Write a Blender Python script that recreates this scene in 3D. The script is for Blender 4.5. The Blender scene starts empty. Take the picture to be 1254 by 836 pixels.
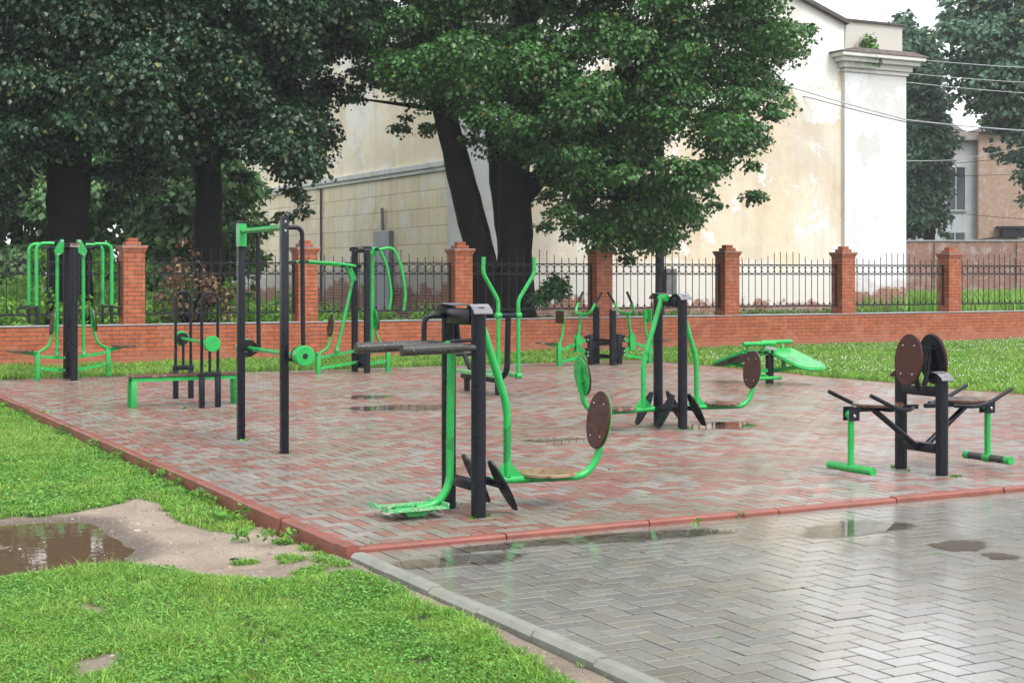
import bpy, bmesh, math, random
import numpy as np
from mathutils import Vector, Matrix
random.seed(7); RNG = np.random.default_rng(11)
S = bpy.context.scene; COL = S.collection
R = math.radians
# ------------------------------------------------------------------ plan helpers (photo calibration)
F, HOR, CAM, SA, CA = 1836.0, 337.0, 1.6, .4667, .8845
def ground(px, py, z=0.0):
    d = F*(CAM-z)/(py-HOR); u = (px-627)*d/F
    return (u*CA+d*SA, -u*SA+d*CA)
def at_depth(px, py, d):
    u = (px-627)*d/F
    return Vector((u*CA+d*SA, -u*SA+d*CA, CAM-(py-HOR)*d/F))
def to_px(x, y, z=-.08):
    u = x*CA-y*SA; d = np.maximum(x*SA+y*CA, .3)
    return 627+F*u/d, HOR+F*(CAM-z)/d
# ------------------------------------------------------------------ object helpers
def thing(name, label, cat, loc=(0, 0, 0), rz=0.0, group=None):
    o = bpy.data.objects.new(name, None); COL.objects.link(o)
    o.location = loc; o.rotation_euler = (0, 0, rz); o.empty_display_size = .2
    return tag(o, label, cat, group)
def tag(o, label=None, cat=None, group=None, kind=None):
    if label: o['label'] = label
    if cat: o['category'] = cat
    if group: o['group'] = group
    if kind: o['kind'] = kind
    return o
def copy_tree(o, parent=None):
    c = o.copy(); COL.objects.link(c); c.parent = parent
    for ch in list(o.children): copy_tree(ch, c)
    return c
class MB:
    def __init__(s): s.v = []; s.f = []; s.m = []
    def add(s, vs, fs, mi=0):
        b = len(s.v); s.v += [tuple(v) for v in vs]
        s.f += [tuple(i+b for i in f) for f in fs]; s.m += [mi]*len(fs)
        return s
    def box(s, x0, x1, y0, y1, z0, z1, mi=0, bev=0.0):
        if bev <= 0:
            vs = [(x, y, z) for z in (z0, z1) for y in (y0, y1) for x in (x0, x1)]
            return s.add(vs, [(0, 2, 3, 1), (4, 5, 7, 6), (0, 1, 5, 4), (2, 6, 7, 3), (0, 4, 6, 2), (1, 3, 7, 5)], mi)
        bm = bmesh.new(); bmesh.ops.create_cube(bm, size=1)
        for v in bm.verts:
            v.co = ((x0+x1)/2+v.co.x*(x1-x0), (y0+y1)/2+v.co.y*(y1-y0), (z0+z1)/2+v.co.z*(z1-z0))
        bmesh.ops.bevel(bm, geom=bm.edges[:], offset=bev, segments=2, affect='EDGES', profile=.5)
        return s.addbm(bm, mi)
    def addbm(s, bm, mi=0):
        bm.verts.index_update()
        s.add([v.co[:] for v in bm.verts], [[v.index for v in f.verts] for f in bm.faces], mi); bm.free(); return s
    def obox(s, a, b, w, h, mi=0, up=(0, 0, 1)):     # square bar from a to b, width w, height h
        a = Vector(a); b = Vector(b); d = (b-a).normalized(); up = Vector(up)
        if abs(d.dot(up)) > .97: up = Vector((0, 1, 0))
        sx = d.cross(up).normalized(); uz = sx.cross(d).normalized(); vs = []
        for p in (a, b):
            for i, j in ((-1, -1), (1, -1), (1, 1), (-1, 1)): vs.append(p+sx*(i*w/2)+uz*(j*h/2))
        return s.add(vs, [(3, 2, 1, 0), (4, 5, 6, 7), (0, 1, 5, 4), (1, 2, 6, 5), (2, 3, 7, 6), (3, 0, 4, 7)], mi)
    def tube(s, pts, r, n=14, fil=0.0, mi=0, r2=None, cap=True):
        pts = [Vector(p) for p in pts]
        if fil > 0 and len(pts) > 2:
            out = [pts[0]]
            for i in range(1, len(pts)-1):
                p0, p, p1 = pts[i-1], pts[i], pts[i+1]
                d0 = (p0-p); d1 = (p1-p)
                k = min(fil, d0.length*.48, d1.length*.48)
                a = p+d0.normalized()*k; b = p+d1.normalized()*k
                for t in np.linspace(0, 1, 8): out.append(a*(1-t)**2+p*2*t*(1-t)+b*t*t)
            out.append(pts[-1]); pts = out
        N = len(pts); rs = [r if r2 is None else r+(r2-r)*i/(N-1) for i in range(N)] if not isinstance(r, (list, tuple)) else list(r)
        tan = [(pts[min(i+1, N-1)]-pts[max(i-1, 0)]).normalized() for i in range(N)]
        up = Vector((0, 0, 1)) if abs(tan[0].z) < .9 else Vector((0, 1, 0))
        u = tan[0].cross(up).normalized(); vs = []
        for i in range(N):
            u = (u-tan[i]*u.dot(tan[i])).normalized(); w = tan[i].cross(u)
            for k in range(n):
                a = 2*math.pi*k/n
                vs.append(pts[i]+u*(rs[i]*math.cos(a))+w*(rs[i]*math.sin(a)))
        fs = [(i*n+k, i*n+(k+1) % n, (i+1)*n+(k+1) % n, (i+1)*n+k) for i in range(N-1) for k in range(n)]
        if cap: fs += [tuple(range(n-1, -1, -1)), tuple((N-1)*n+k for k in range(n))]
        return s.add(vs, fs, mi)
    def disc(s, c, axis, r, t, n=28, mi=0, ry=None, up=(0, 0, 1), bev=.004):  # elliptical slab centred at c; r along side, ry along up
        c = Vector(c); a = Vector(axis).normalized(); up = Vector(up); ry = ry or r
        if abs(a.dot(up)) > .95: up = Vector((0, 1, 0))
        sx = up.cross(a).normalized(); sy = a.cross(sx); vs = []
        prof = [(-t/2, -bev), (-t/2+bev, 0), (t/2-bev, 0), (t/2, -bev)]
        for h, dr in prof:
            for k in range(n):
                g = 2*math.pi*k/n
                vs.append(c+a*h+sx*((r+dr)*math.cos(g))+sy*((ry+dr)*math.sin(g)))
        fs = [(i*n+k, i*n+(k+1) % n, (i+1)*n+(k+1) % n, (i+1)*n+k) for i in range(3) for k in range(n)]
        fs += [tuple(range(n-1, -1, -1)), tuple(3*n+k for k in range(n))]
        return s.add(vs, fs, mi)
    def plate(s, outline, t, to3, mi=0):   # extruded outline: to3(u,v,w)
        n = len(outline); vs = [to3(u, v, w) for w in (-t/2, t/2) for u, v in outline]
        fs = [tuple(range(n-1, -1, -1)), tuple(range(n, 2*n))]+[(k, (k+1) % n, n+(k+1) % n, n+k) for k in range(n)]
        return s.add(vs, fs, mi)
    def build(s, name, mats, parent=None, label=None, smooth=35):
        me = bpy.data.meshes.new(name); me.from_pydata(s.v, [], s.f)
        mats = mats if isinstance(mats, (list, tuple)) else [mats]
        for m in mats: me.materials.append(m)
        if len(mats) > 1: me.polygons.foreach_set('material_index', s.m)
        bm = bmesh.new(); bm.from_mesh(me); bmesh.ops.recalc_face_normals(bm, faces=bm.faces[:]); bm.to_mesh(me); bm.free()
        if smooth:
            me.shade_smooth(); me.set_sharp_from_angle(angle=R(smooth))
        o = bpy.data.objects.new(name, me); COL.objects.link(o); o.parent = parent
        if label: o['label'] = label
        return o
def np_mesh(name, co, faces, mats, colors=None, parent=None, smooth=False):
    """co (N,3), faces (M,k) constant k; colors (N,3) per vertex"""
    me = bpy.data.meshes.new(name); co = np.ascontiguousarray(co, dtype=np.float32); faces = np.ascontiguousarray(faces, dtype=np.int32)
    M, k = faces.shape
    me.vertices.add(len(co)); me.vertices.foreach_set('co', co.ravel())
    me.loops.add(M*k); me.loops.foreach_set('vertex_index', faces.ravel())
    me.polygons.add(M); me.polygons.foreach_set('loop_start', np.arange(0, M*k, k, dtype=np.int32))
    me.polygons.foreach_set('use_smooth', np.full(M, smooth, dtype=bool))
    me.update(calc_edges=True)
    if colors is not None:
        a = me.color_attributes.new('Tint', 'FLOAT_COLOR', 'POINT')
        c = np.ones((len(co), 4), np.float32); c[:, :3] = colors; a.data.foreach_set('color', c.ravel())
    for m in (mats if isinstance(mats, (list, tuple)) else [mats]): me.materials.append(m)
    o = bpy.data.objects.new(name, me); COL.objects.link(o); o.parent = parent
    return o
# ------------------------------------------------------------------ materials
def newmat(name):
    m = bpy.data.materials.new(name); m.use_nodes = True; nt = m.node_tree
    return m, nt, nt.nodes['Principled BSDF']
def nd(nt, t, **kw):
    n = nt.nodes.new(t)
    for k, v in kw.items():
        if k in n.inputs: n.inputs[k].default_value = v
        else: setattr(n, k, v)
    return n
def ramp(nt, src, stops):
    r = nt.nodes.new('ShaderNodeValToRGB'); e = r.color_ramp.elements
    while len(e) < len(stops): e.new(.5)
    for i, (p, c) in enumerate(stops):
        e[i].position = p; e[i].color = (*c, 1) if len(c) == 3 else c
    nt.links.new(src, r.inputs[0]); return r.outputs[0]
def mixc(nt, fac, a, b, bt='MIX'):
    m = nt.nodes.new('ShaderNodeMix'); m.data_type = 'RGBA'; m.blend_type = bt
    for sck, v in ((m.inputs[0], fac), (m.inputs[6], a), (m.inputs[7], b)):
        if isinstance(v, (int, float)): sck.default_value = v
        elif isinstance(v, tuple): sck.default_value = (*v, 1)
        else: nt.links.new(v, sck)
    return m.outputs[2]
def noise(nt, scale, vec=None, detail=4, rough=.55):
    n = nt.nodes.new('ShaderNodeTexNoise'); n.inputs['Scale'].default_value = scale
    n.inputs['Detail'].default_value = detail; n.inputs['Roughness'].default_value = rough
    if vec is not None: nt.links.new(vec, n.inputs['Vector'])
    return n.outputs['Fac']
def objco(nt): return nd(nt, 'ShaderNodeTexCoord').outputs['Object']
def worldco(nt): return nd(nt, 'ShaderNodeNewGeometry').outputs['Position']
def bump(nt, h, st, dist, bs):
    b = nd(nt, 'ShaderNodeBump'); b.inputs['Strength'].default_value = st; b.inputs['Distance'].default_value = dist
    nt.links.new(h, b.inputs['Height']); nt.links.new(b.outputs[0], bs.inputs['Normal'])
def math_n(nt, op, a, b=None, clamp=False):
    n = nt.nodes.new('ShaderNodeMath'); n.operation = op; n.use_clamp = clamp
    for i, v in enumerate((a, b)):
        if v is None: continue
        if isinstance(v, (int, float)): n.inputs[i].default_value = v
        else: nt.links.new(v, n.inputs[i])
    return n.outputs[0]
def paint(name, c, c2, rough=.32, spots=None, coat=.12, spec=.4, worn=.66, patch=None):
    m, nt, b = newmat(name); w = worldco(nt)
    col = mixc(nt, ramp(nt, noise(nt, 7, w, 5), [(.35, (0, 0, 0)), (.7, (1, 1, 1))]), c, c2)
    if patch:   # wet and faded stretches
        col = mixc(nt, ramp(nt, noise(nt, 3.2, w, 1), [(.64, (0, 0, 0)), (.66, (.8,)*3)]), col, patch)
    if spots:   # chipped / worn specks
        col = mixc(nt, ramp(nt, noise(nt, 55, w, 3), [(worn, (0, 0, 0)), (worn+.06, (1, 1, 1))]), col, spots)
    nt.links.new(col, b.inputs['Base Color'])
    nt.links.new(ramp(nt, noise(nt, 20, w, 4), [(.3, (rough*.6,)*3), (.75, (rough*1.5,)*3)]), b.inputs['Roughness'])
    b.inputs['Coat Weight'].default_value = coat; b.inputs['Coat Roughness'].default_value = .12
    b.inputs['Specular IOR Level'].default_value = spec; bump(nt, noise(nt, 60, w, 3), .05, .003, b); return m
GREEN = paint('green_paint', (.013, .36, .070), (.013, .29, .054), .3, patch=(.008, .19, .042))
GREENW = paint('worn_green_paint', (.02, .42, .12), (.06, .3, .1), .4, (.42, .42, .34), worn=.52)
BLACK = paint('dark_blue_black_paint', (.003, .0045, .0095), (.0045, .006, .0115), .36, None, .03, .26)
GRIP = paint('black_grip', (.006, .006, .007), (.01, .01, .011), .5, None, 0, .3)
WORN = paint('worn_black_pad', (.018, .017, .018), (.05, .045, .042), .3, (.3, .27, .25))
STEEL = paint('zinc_bolt', (.5, .5, .5), (.35, .35, .36), .25); STEEL.node_tree.nodes['Principled BSDF'].inputs['Metallic'].default_value = .8
PLY = paint('brown_ply', (.062, .017, .011), (.045, .013, .009), .45, None, .03, .22)
def worn_ply(name, th):
    m, nt, b = newmat(name); w = worldco(nt)
    f = ramp(nt, noise(nt, 11, w, 5, .65), [(th, (0, 0, 0)), (th+.1, (1, 1, 1))])
    nt.links.new(mixc(nt, f, (.075, .027, .018), (.3, .2, .12)), b.inputs['Base Color'])
    b.inputs['Roughness'].default_value = .3; b.inputs['Coat Weight'].default_value = .4
    bump(nt, f, .15, .003, b); return m
PLYW = worn_ply('worn_brown_ply', .54); PLYX = worn_ply('bare_worn_ply', .38)
CAPM = paint('weathered_cap_sheet', (.13, .13, .15), (.2, .19, .2), .3, (.12, .06, .035))
RUST = paint('rusty_cap_sheet', (.12, .06, .04), (.08, .05, .04), .5)
def brick_mat(name, c1, c2, mortar, wear, rough=.5, w=.262, h=.0765, mort=.0065, stain=None, pos='obj'):
    m, nt, b = newmat(name); co = objco(nt) if pos == 'obj' else worldco(nt)
    sp = nd(nt, 'ShaderNodeSeparateXYZ'); nt.links.new(co, sp.inputs[0])
    cb = nd(nt, 'ShaderNodeCombineXYZ'); nt.links.new(math_n(nt, 'ADD', sp.outputs[0], sp.outputs[1]), cb.inputs[0]); nt.links.new(sp.outputs[2], cb.inputs[1])
    br = nd(nt, 'ShaderNodeTexBrick'); br.inputs['Scale'].default_value = 1; br.inputs['Brick Width'].default_value = w; br.inputs['Row Height'].default_value = h
    br.inputs['Mortar Size'].default_value = mort; br.inputs['Mortar Smooth'].default_value = .3; br.inputs['Bias'].default_value = 0
    br.inputs['Color1'].default_value = (*c1, 1); br.inputs['Color2'].default_value = (*c2, 1); br.inputs['Mortar'].default_value = (*mortar, 1)
    nt.links.new(cb.outputs[0], br.inputs['Vector'])
    col = mixc(nt, ramp(nt, noise(nt, 2.3, co, 6, .65), [(.5, (0, 0, 0)), (.64, (.7,)*3)]), br.outputs['Color'], wear)
    col = mixc(nt, ramp(nt, noise(nt, 9, co, 3), [(.35, (0, 0, 0)), (.7, (1, 1, 1))]), mixc(nt, 1.0, col, (.78, .74, .72), 'MULTIPLY'), col)
    col = mixc(nt, ramp(nt, noise(nt, 35, co, 3), [(.3, (.75,)*3), (.7, (1.1,)*3)]), (0, 0, 0), col) if False else col
    if stain:
        lo = math_n(nt, 'ADD', sp.outputs[2], math_n(nt, 'MULTIPLY', noise(nt, 3, co, 5), .5))
        col = mixc(nt, ramp(nt, lo, [(.30, (.8,)*3), (.55, (0, 0, 0))]), col, stain)
    nt.links.new(col, b.inputs['Base Color'])
    nt.links.new(ramp(nt, noise(nt, 3, co, 4), [(.3, (rough*.6,)*3), (.7, (min(rough*1.4, 1),)*3)]), b.inputs['Roughness'])
    hh = math_n(nt, 'SUBTRACT', math_n(nt, 'MULTIPLY', noise(nt, 60, co, 3), .3), br.outputs['Fac'])
    bump(nt, hh, .6, .006, b); return m
BRICK = brick_mat('orange_brick', (.44, .105, .03), (.33, .075, .024), (.10, .055, .038), (.42, .16, .09), .42, mort=.0095, stain=(.32, .12, .07))
OLDBRICK = brick_mat('old_brick', (.3, .13, .09), (.24, .12, .09), (.36, .33, .3), (.42, .38, .36), .8)
FARBRICK = brick_mat('hazed_orange_brick', (.46, .3, .22), (.42, .28, .2), (.42, .35, .3), (.5, .42, .37), .8)  # distance haze is mixed into these paled brick colours
def plain(name, c, rough=.6, c2=None, sc=3.0, bmp=.1, bs=40, spec=.5):
    m, nt, b = newmat(name); w = worldco(nt)
    nt.links.new(mixc(nt, ramp(nt, noise(nt, sc, w, 6, .6), [(.35, (0, 0, 0)), (.68, (1, 1, 1))]), c, c2 or tuple(x*.75 for x in c)), b.inputs['Base Color'])
    b.inputs['Roughness'].default_value = rough; b.inputs['Specular IOR Level'].default_value = spec
    bump(nt, noise(nt, bs, w, 4), bmp, .01, b); return m
IRON = plain('black_iron', (.006, .007, .01), .45, (.01, .011, .013), spec=.3)
COPING = plain('grey_coping', (.34, .34, .36), .3, (.22, .22, .23), 5)
BARK = plain('wet_bark', (.014, .012, .010), .75, (.006, .005, .005), 7, 1.0, 18, .15)
def tinted(name, rough=.4, trans=.25, spec=.5):
    m, nt, b = newmat(name); a = nd(nt, 'ShaderNodeVertexColor'); a.layer_name = 'Tint'
    nt.links.new(a.outputs[0], b.inputs['Base Color']); b.inputs['Roughness'].default_value = rough; b.inputs['Specular IOR Level'].default_value = spec
    if trans:
        t = nd(nt, 'ShaderNodeBsdfTranslucent'); mx = nd(nt, 'ShaderNodeMixShader'); mx.inputs[0].default_value = trans
        nt.links.new(a.outputs[0], t.inputs[0]); nt.links.new(b.outputs[0], mx.inputs[1]); nt.links.new(t.outputs[0], mx.inputs[2])
        nt.links.new(mx.outputs[0], nt.nodes['Material Output'].inputs[0])
    return m
LEAF = tinted('leaf', .36, .22, .5); GRASS = tinted('grass_blade', .45, .35, .4); FARLEAF = tinted('far_leaf', .5, .2, .3)
def paver(name, film, rr, cr):
    m, nt, b = newmat(name); a = nd(nt, 'ShaderNodeVertexColor'); a.layer_name = 'Tint'; w = worldco(nt)
    col = mixc(nt, ramp(nt, noise(nt, 45, w, 4), [(.3, (0, 0, 0)), (.7, (1, 1, 1))]), a.outputs[0], (.75, .75, .75), 'MULTIPLY')
    silt = ramp(nt, noise(nt, .55, w, 6, .62), [(.48, (0, 0, 0)), (.66, (.6,)*3)])
    col = mixc(nt, silt, col, (.15, .115, .075))
    nt.links.new(col, b.inputs['Base Color'])
    wet = ramp(nt, noise(nt, .8, w, 5, .6), [(.36, (rr[0],)*3), (.66, (rr[1],)*3)])
    nt.links.new(wet, b.inputs['Roughness'])
    b.inputs['Coat Weight'].default_value = film; b.inputs['Coat IOR'].default_value = 1.33
    nt.links.new(ramp(nt, noise(nt, .7, w, 5, .6), [(.36, (.03+cr*.6,)*3), (.68, (.14+cr,)*3)]), b.inputs['Coat Roughness'])
    bump(nt, noise(nt, 120, w, 3), .25, .002, b); return m
PAVER = paver('wet_red_grey_paver', .45, (.34, .55), .16); PAVER2 = paver('wet_grey_paver', .9, (.26, .4), .055)
JOINT = plain('dark_joint_sand', (.05, .04, .032), .6, (.03, .025, .02), 9)
KERB_RED = plain('red_kerb_concrete', (.25, .078, .056), .45, (.17, .055, .042), 4, .3, 60)
KERB_GREY = plain('grey_kerb_concrete', (.24, .25, .22), .45, (.17, .17, .14), 4, .3, 60)
# ------------------------------------------------------------------ camera, light, sky
cam = bpy.data.cameras.new('camera'); co = bpy.data.objects.new('camera', cam); COL.objects.link(co); S.camera = co
co.location = (0, 0, CAM); co.rotation_euler = (R(90), 0, -math.atan2(SA, CA))
cam.lens = F/1254*36; cam.sensor_width = 36; cam.shift_y = -81/1254; cam.clip_end = 2000; cam.clip_start = .1
W = bpy.data.worlds.new('World'); S.world = W; W.use_nodes = True; nt = W.node_tree
sky = nd(nt, 'ShaderNodeTexSky'); sky.sky_type = 'NISHITA'; sky.sun_disc = False
SUN_EL, SUN_AZ = 52, 168      # azimuth clockwise from +Y
sky.sun_elevation = R(SUN_EL); sky.sun_rotation = R(SUN_AZ); sky.air_density = 1.0; sky.dust_density = 4.0; sky.ozone_density = 1.0
hs = nd(nt, 'ShaderNodeHueSaturation'); hs.inputs['Saturation'].default_value = .12; hs.inputs['Value'].default_value = 1.0
nt.links.new(sky.outputs[0], hs.inputs['Color'])
cl = mixc(nt, .6, hs.outputs[0], (9.5, 9.7, 10.0))     # even cloud deck over the clear sky
nt.links.new(cl, nt.nodes['Background'].inputs[0]); nt.nodes['Background'].inputs[1].default_value = .105
sl = bpy.data.lights.new('sun', 'SUN'); so = bpy.data.objects.new('sun', sl); COL.objects.link(so)
sl.energy = 1.1; sl.angle = R(25); sl.color = (1, .97, .92)
so.rotation_euler = (R(90-SUN_EL), 0, R(180-SUN_AZ)); so.location = (0, 0, 30)
S.view_settings.view_transform = 'Standard'; S.view_settings.look = 'None'; S.view_settings.exposure = 1.2; S.view_settings.gamma = 1
S.cycles.max_bounces = 6; S.cycles.diffuse_bounces = 3; S.cycles.glossy_bounces = 3; S.cycles.transparent_max_bounces = 12
S.cycles.transmission_bounces = 4; S.cycles.volume_bounces = 0; S.cycles.use_denoising = True; S.cycles.caustics_reflective = False
# ------------------------------------------------------------------ noise / masks for laying out the ground
_T = RNG.random((256, 256))
def vnoise(x, y, sc):
    x = np.asarray(x)*sc; y = np.asarray(y)*sc; xi = np.floor(x).astype(int); yi = np.floor(y).astype(int)
    fx = x-xi; fy = y-yi; fx = fx*fx*(3-2*fx); fy = fy*fy*(3-2*fy); g = lambda a, b: _T[a % 256, b % 256]
    return (g(xi, yi)*(1-fx)+g(xi+1, yi)*fx)*(1-fy)+(g(xi, yi+1)*(1-fx)+g(xi+1, yi+1)*fx)*fy
def fbm(x, y, sc): return (vnoise(x, y, sc)+.5*vnoise(x+7.3, y+3.1, sc*2.1)+.25*vnoise(x+1.7, y+9.2, sc*4.3))/1.75
def sdist(poly, x, y):      # signed distance, positive inside
    x = np.asarray(x, float); y = np.asarray(y, float); ins = np.zeros(x.shape, bool); dm = np.full(x.shape, 1e9); n = len(poly)
    for i in range(n):
        (x0, y0), (x1, y1) = poly[i], poly[(i+1) % n]
        if y0 != y1:
            c = ((y0 > y) != (y1 > y)) & (x < (x1-x0)*(y-y0)/(y1-y0)+x0); ins ^= c
        dx, dy = x1-x0, y1-y0; t = np.clip(((x-x0)*dx+(y-y0)*dy)/(dx*dx+dy*dy+1e-12), 0, 1)
        dm = np.minimum(dm, np.hypot(x-x0-t*dx, y-y0-t*dy))
    return np.where(ins, dm, -dm)
def plan(pts, z=-.085): return [ground(px, py, z) for px, py in pts]
X0, X1, YF, YB = 3.24, 15.35, 8.21, 24.0          # the red paved pad
YW = 26.93                                        # front face of the brick wall
MUD = plan([(-160, 632), (0, 634), (60, 632), (130, 620), (165, 612), (208, 620), (222, 640), (262, 652), (296, 652), (322, 640), (352, 652), (372, 668), (425, 686),
            (470, 690), (560, 733), (640, 768), (760, 815), (880, 870), (760, 880), (682, 838), (638, 814), (592, 781), (520, 747), (470, 718), (430, 711), (350, 713), (300, 708), (230, 704), (190, 692), (150, 690), (60, 702), (0, 709), (-160, 716)])
POOL = plan([(-220, 636), (0, 637), (80, 632), (134, 634), (152, 650), (186, 667), (172, 682), (130, 693), (60, 702), (0, 709), (-220, 718)])
BARE = [plan([(85, 812), (150, 800), (160, 815), (110, 832), (70, 836)]), plan([(95, 740), (130, 744), (128, 752), (100, 750)])]
TUFTS = [(*ground(px, py, -.085), r) for px, py, r in [(338, 652, .09), (352, 664, .08), (372, 660, .07), (388, 672, .1), (404, 682, .08), (396, 694, .07), (366, 690, .09), (380, 704, .1),
         (350, 684, .06), (415, 700, .06), (300, 690, .04), (318, 640, .1), (300, 632, .1), (330, 636, .06), (412, 672, .05), (586, 748, .05), (690, 800, .06), (730, 825, .06), (640, 772, .03)]]
def mud_amount(x, y):       # 1 = bare soil, 0 = grown over
    s = sdist(MUD, x, y)+(fbm(x, y, 3.2)-.5)*.22
    for b in BARE: s = np.maximum(s, sdist(b, x, y)*1.0+(fbm(x, y, 6)-.5)*.12)
    m = np.clip(s/.07+.5, 0, 1)
    for tx, ty, r in TUFTS: m = np.minimum(m, np.clip((np.hypot(x-tx, y-ty)+(fbm(x, y, 9)-.5)*.1-r*.75)/.04, 0, 1))
    return m
def gz(x, y):
    z = np.full(np.shape(x), -.085)+(fbm(x, y, 1.3)-.5)*.03+(fbm(x, y, 7)-.5)*.012
    p = sdist(POOL, x, y); z = z-np.clip(p/.25+.35, 0, 1)*.034+np.where((y < YF+.1), np.clip((x-2.75)/.35, 0, 1)*.045, 0)
    z = np.where((x > X0-.04) & (x < X1+.02), np.where(y < YB+.02, -.16, -.03), z)
    z = np.where(x >= X1+.02, -.02+(fbm(x, y, .7)-.5)*.03, z)
    z = np.where((y < YB+.02) & (x > X0-.04) & (x < X1+.02), -.16, z)
    z = np.where((y < YF-.02) & (x > X0-.04) & (x < 14), -.2, z)
    return np.where(y > YW+.15, .45+np.clip((y-40)*.002, 0, .2), z)
def axis(segs):
    out = []
    for a, b, st in segs: out += list(np.arange(a, b, st))
    return np.array(out+[segs[-1][1]])
gx = axis([(-900, -60, 120), (-60, -8, 6), (-8, -1.6, .8), (-1.6, X0-.06, .05), (X0-.06, X0+.06, .02), (X0+.06, 15.2, .8), (15.2, 15.5, .05), (15.5, 60, 1.5), (60, 900, 90)])
gy = axis([(-60, 3, 6), (3, 21.5, .06), (21.5, 26.9, .3), (26.9, 27.3, .1), (27.3, 70, 2), (70, 1500, 110)])
GX, GY = np.meshgrid(gx, gy); gx_, gy_ = GX.ravel(), GY.ravel()
mud = mud_amount(gx_, gy_); nn = fbm(gx_, gy_, 5)
soil = np.array([.37, .295, .232])*(.75+.5*nn[:, None]); wetm = np.clip((sdist(POOL, gx_, gy_)+.14)/.14, 0, 1)[:, None]
soil = soil*(1-wetm*.6); soil = soil*np.where(gy_ < YF+.1, .72, 1)[:, None]; turf = np.array([.035, .07, .014])*(.6+.8*nn[:, None])
yard = np.where((gy_ > YW)[:, None], np.array([.05, .09, .025])*(.7+.6*nn[:, None]), turf)
tint = soil*mud[:, None]+yard*(1-mud[:, None])
m, nt, b = newmat('soil_and_turf'); a = nd(nt, 'ShaderNodeVertexColor'); a.layer_name = 'Tint'; w = worldco(nt)
nt.links.new(mixc(nt, ramp(nt, noise(nt, 28, w, 6, .7), [(.35, (0, 0, 0)), (.7, (1, 1, 1))]), mixc(nt, ramp(nt, noise(nt, 2.2, w, 6, .65), [(.45, (0, 0, 0)), (.62, (1, 1, 1))]), a.outputs[0], (.85, .82, .79), 'MULTIPLY'), (.7, .68, .66), 'MULTIPLY'), b.inputs['Base Color'])
b.inputs['Roughness'].default_value = .5; bump(nt, noise(nt, 38, w, 7, .75), .9, .02, b); SOIL = m
nx, ny = len(gx), len(gy); ii = np.arange((ny-1)*(nx-1)); r_, c_ = ii//(nx-1), ii % (nx-1); i0 = r_*nx+c_
go = np_mesh('ground', np.stack([gx_, gy_, gz(gx_, gy_)], 1), np.stack([i0, i0+1, i0+nx+1, i0+nx], 1), SOIL, tint, smooth=True); tag(go, kind='structure')
# ------------------------------------------------------------------ herringbone paving, every block a bevelled slab
def herring(x0, x1, y0, y1, BW):
    out = []; n0, n1 = int((x0-y1)/BW)-40, int((x1+y1)/BW)+40
    for j in range(int(y0/BW)-3, int(y1/BW)+4):
        for i in range(int(x0/BW)-3, int(x1/BW)+4):
            k = (i-j) % 4
            if k == 0: out.append((i*BW, j*BW, (i+2)*BW, (j+1)*BW))         # along X
            elif k == 3: out.append((i*BW, (j)*BW, (i+1)*BW, (j+2)*BW))     # along Y (cells (i,j),(i,j+1))
    res = []
    for a0, b0, a1, b1 in out:
        a0, a1, b0, b1 = max(a0, x0), min(a1, x1), max(b0, y0), min(b1, y1)
        if a1-a0 > .02 and b1-b0 > .02: res.append((a0, b0, a1, b1))
    return res
def paving(name, rect, z, colf, mat, BW, gap=.007, bev=.003, jit=.0008, tilt=.0015):
    V, FC, T = [], [], []; n = 0
    for a0, b0, a1, b1 in herring(*rect, BW):
        a0 += gap/2; b0 += gap/2; a1 -= gap/2; b1 -= gap/2; cx, cy = (a0+a1)/2, (b0+b1)/2
        dz = random.gauss(0, jit); tx, ty = random.gauss(0, tilt), random.gauss(0, tilt); c = colf(cx, cy)
        for lv, (e, zz) in enumerate(((0, -.03), (0, -bev*.8), (bev, 0))):
            for x, y in ((a0+e, b0+e), (a1-e, b0+e), (a1-e, b1-e), (a0+e, b1-e)):
                V.append((x, y, z+zz+dz+(x-cx)*tx+(y-cy)*ty)); T.append(c if lv == 2 else tuple(v*.7 for v in c) if lv == 1 else (.03, .026, .02))
        for l in (0, 4):
            for k in range(4): FC.append((n+l+k, n+l+(k+1) % 4, n+l+4+(k+1) % 4, n+l+4+k))
        FC.append((n+8, n+9, n+10, n+11)); n += 12
    return tag(np_mesh(name, np.array(V), np.array(FC), mat, np.array(T)), kind='structure')
def col_red(x, y):
    k = float(vnoise(x, y, 1.6))*.35+random.random()*.65
    f = .85+.3*random.random()
    if k > .53: c = (.265, .115, .097) if random.random() < .8 else (.25, .13, .105)
    else: c = (.26, .236, .212) if random.random() < .75 else (.235, .208, .183)
    return tuple(v*f for v in c)
def col_grey(x, y):
    f = .86+.28*random.random(); c = (.225, .218, .2) if random.random() < .8 else (.22, .2, .17)
    return tuple(v*f for v in c)
paving('red_grey_paving', (X0+.08, X1, YF+.09, YB), 0.0, col_red, PAVER, .1, gap=.009)
paving('grey_paving', (X0+.1, 12.5, 2.6, YF-.006), -.028, col_grey, PAVER2, .111, gap=.0085)
for nm, (a, b_, c, d, z) in {'paving_bed': (X0+.02, X1, YF+.02, YB, -.011), 'walkway_bed': (X0+.03, 12.5, 2.6, YF-.003, -.039)}.items():
    mb = MB(); mb.add([(a, c, z), (b_, c, z), (b_, d, z), (a, d, z)], [(0, 1, 2, 3)]); tag(mb.build(nm, JOINT, smooth=0), kind='structure')
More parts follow.
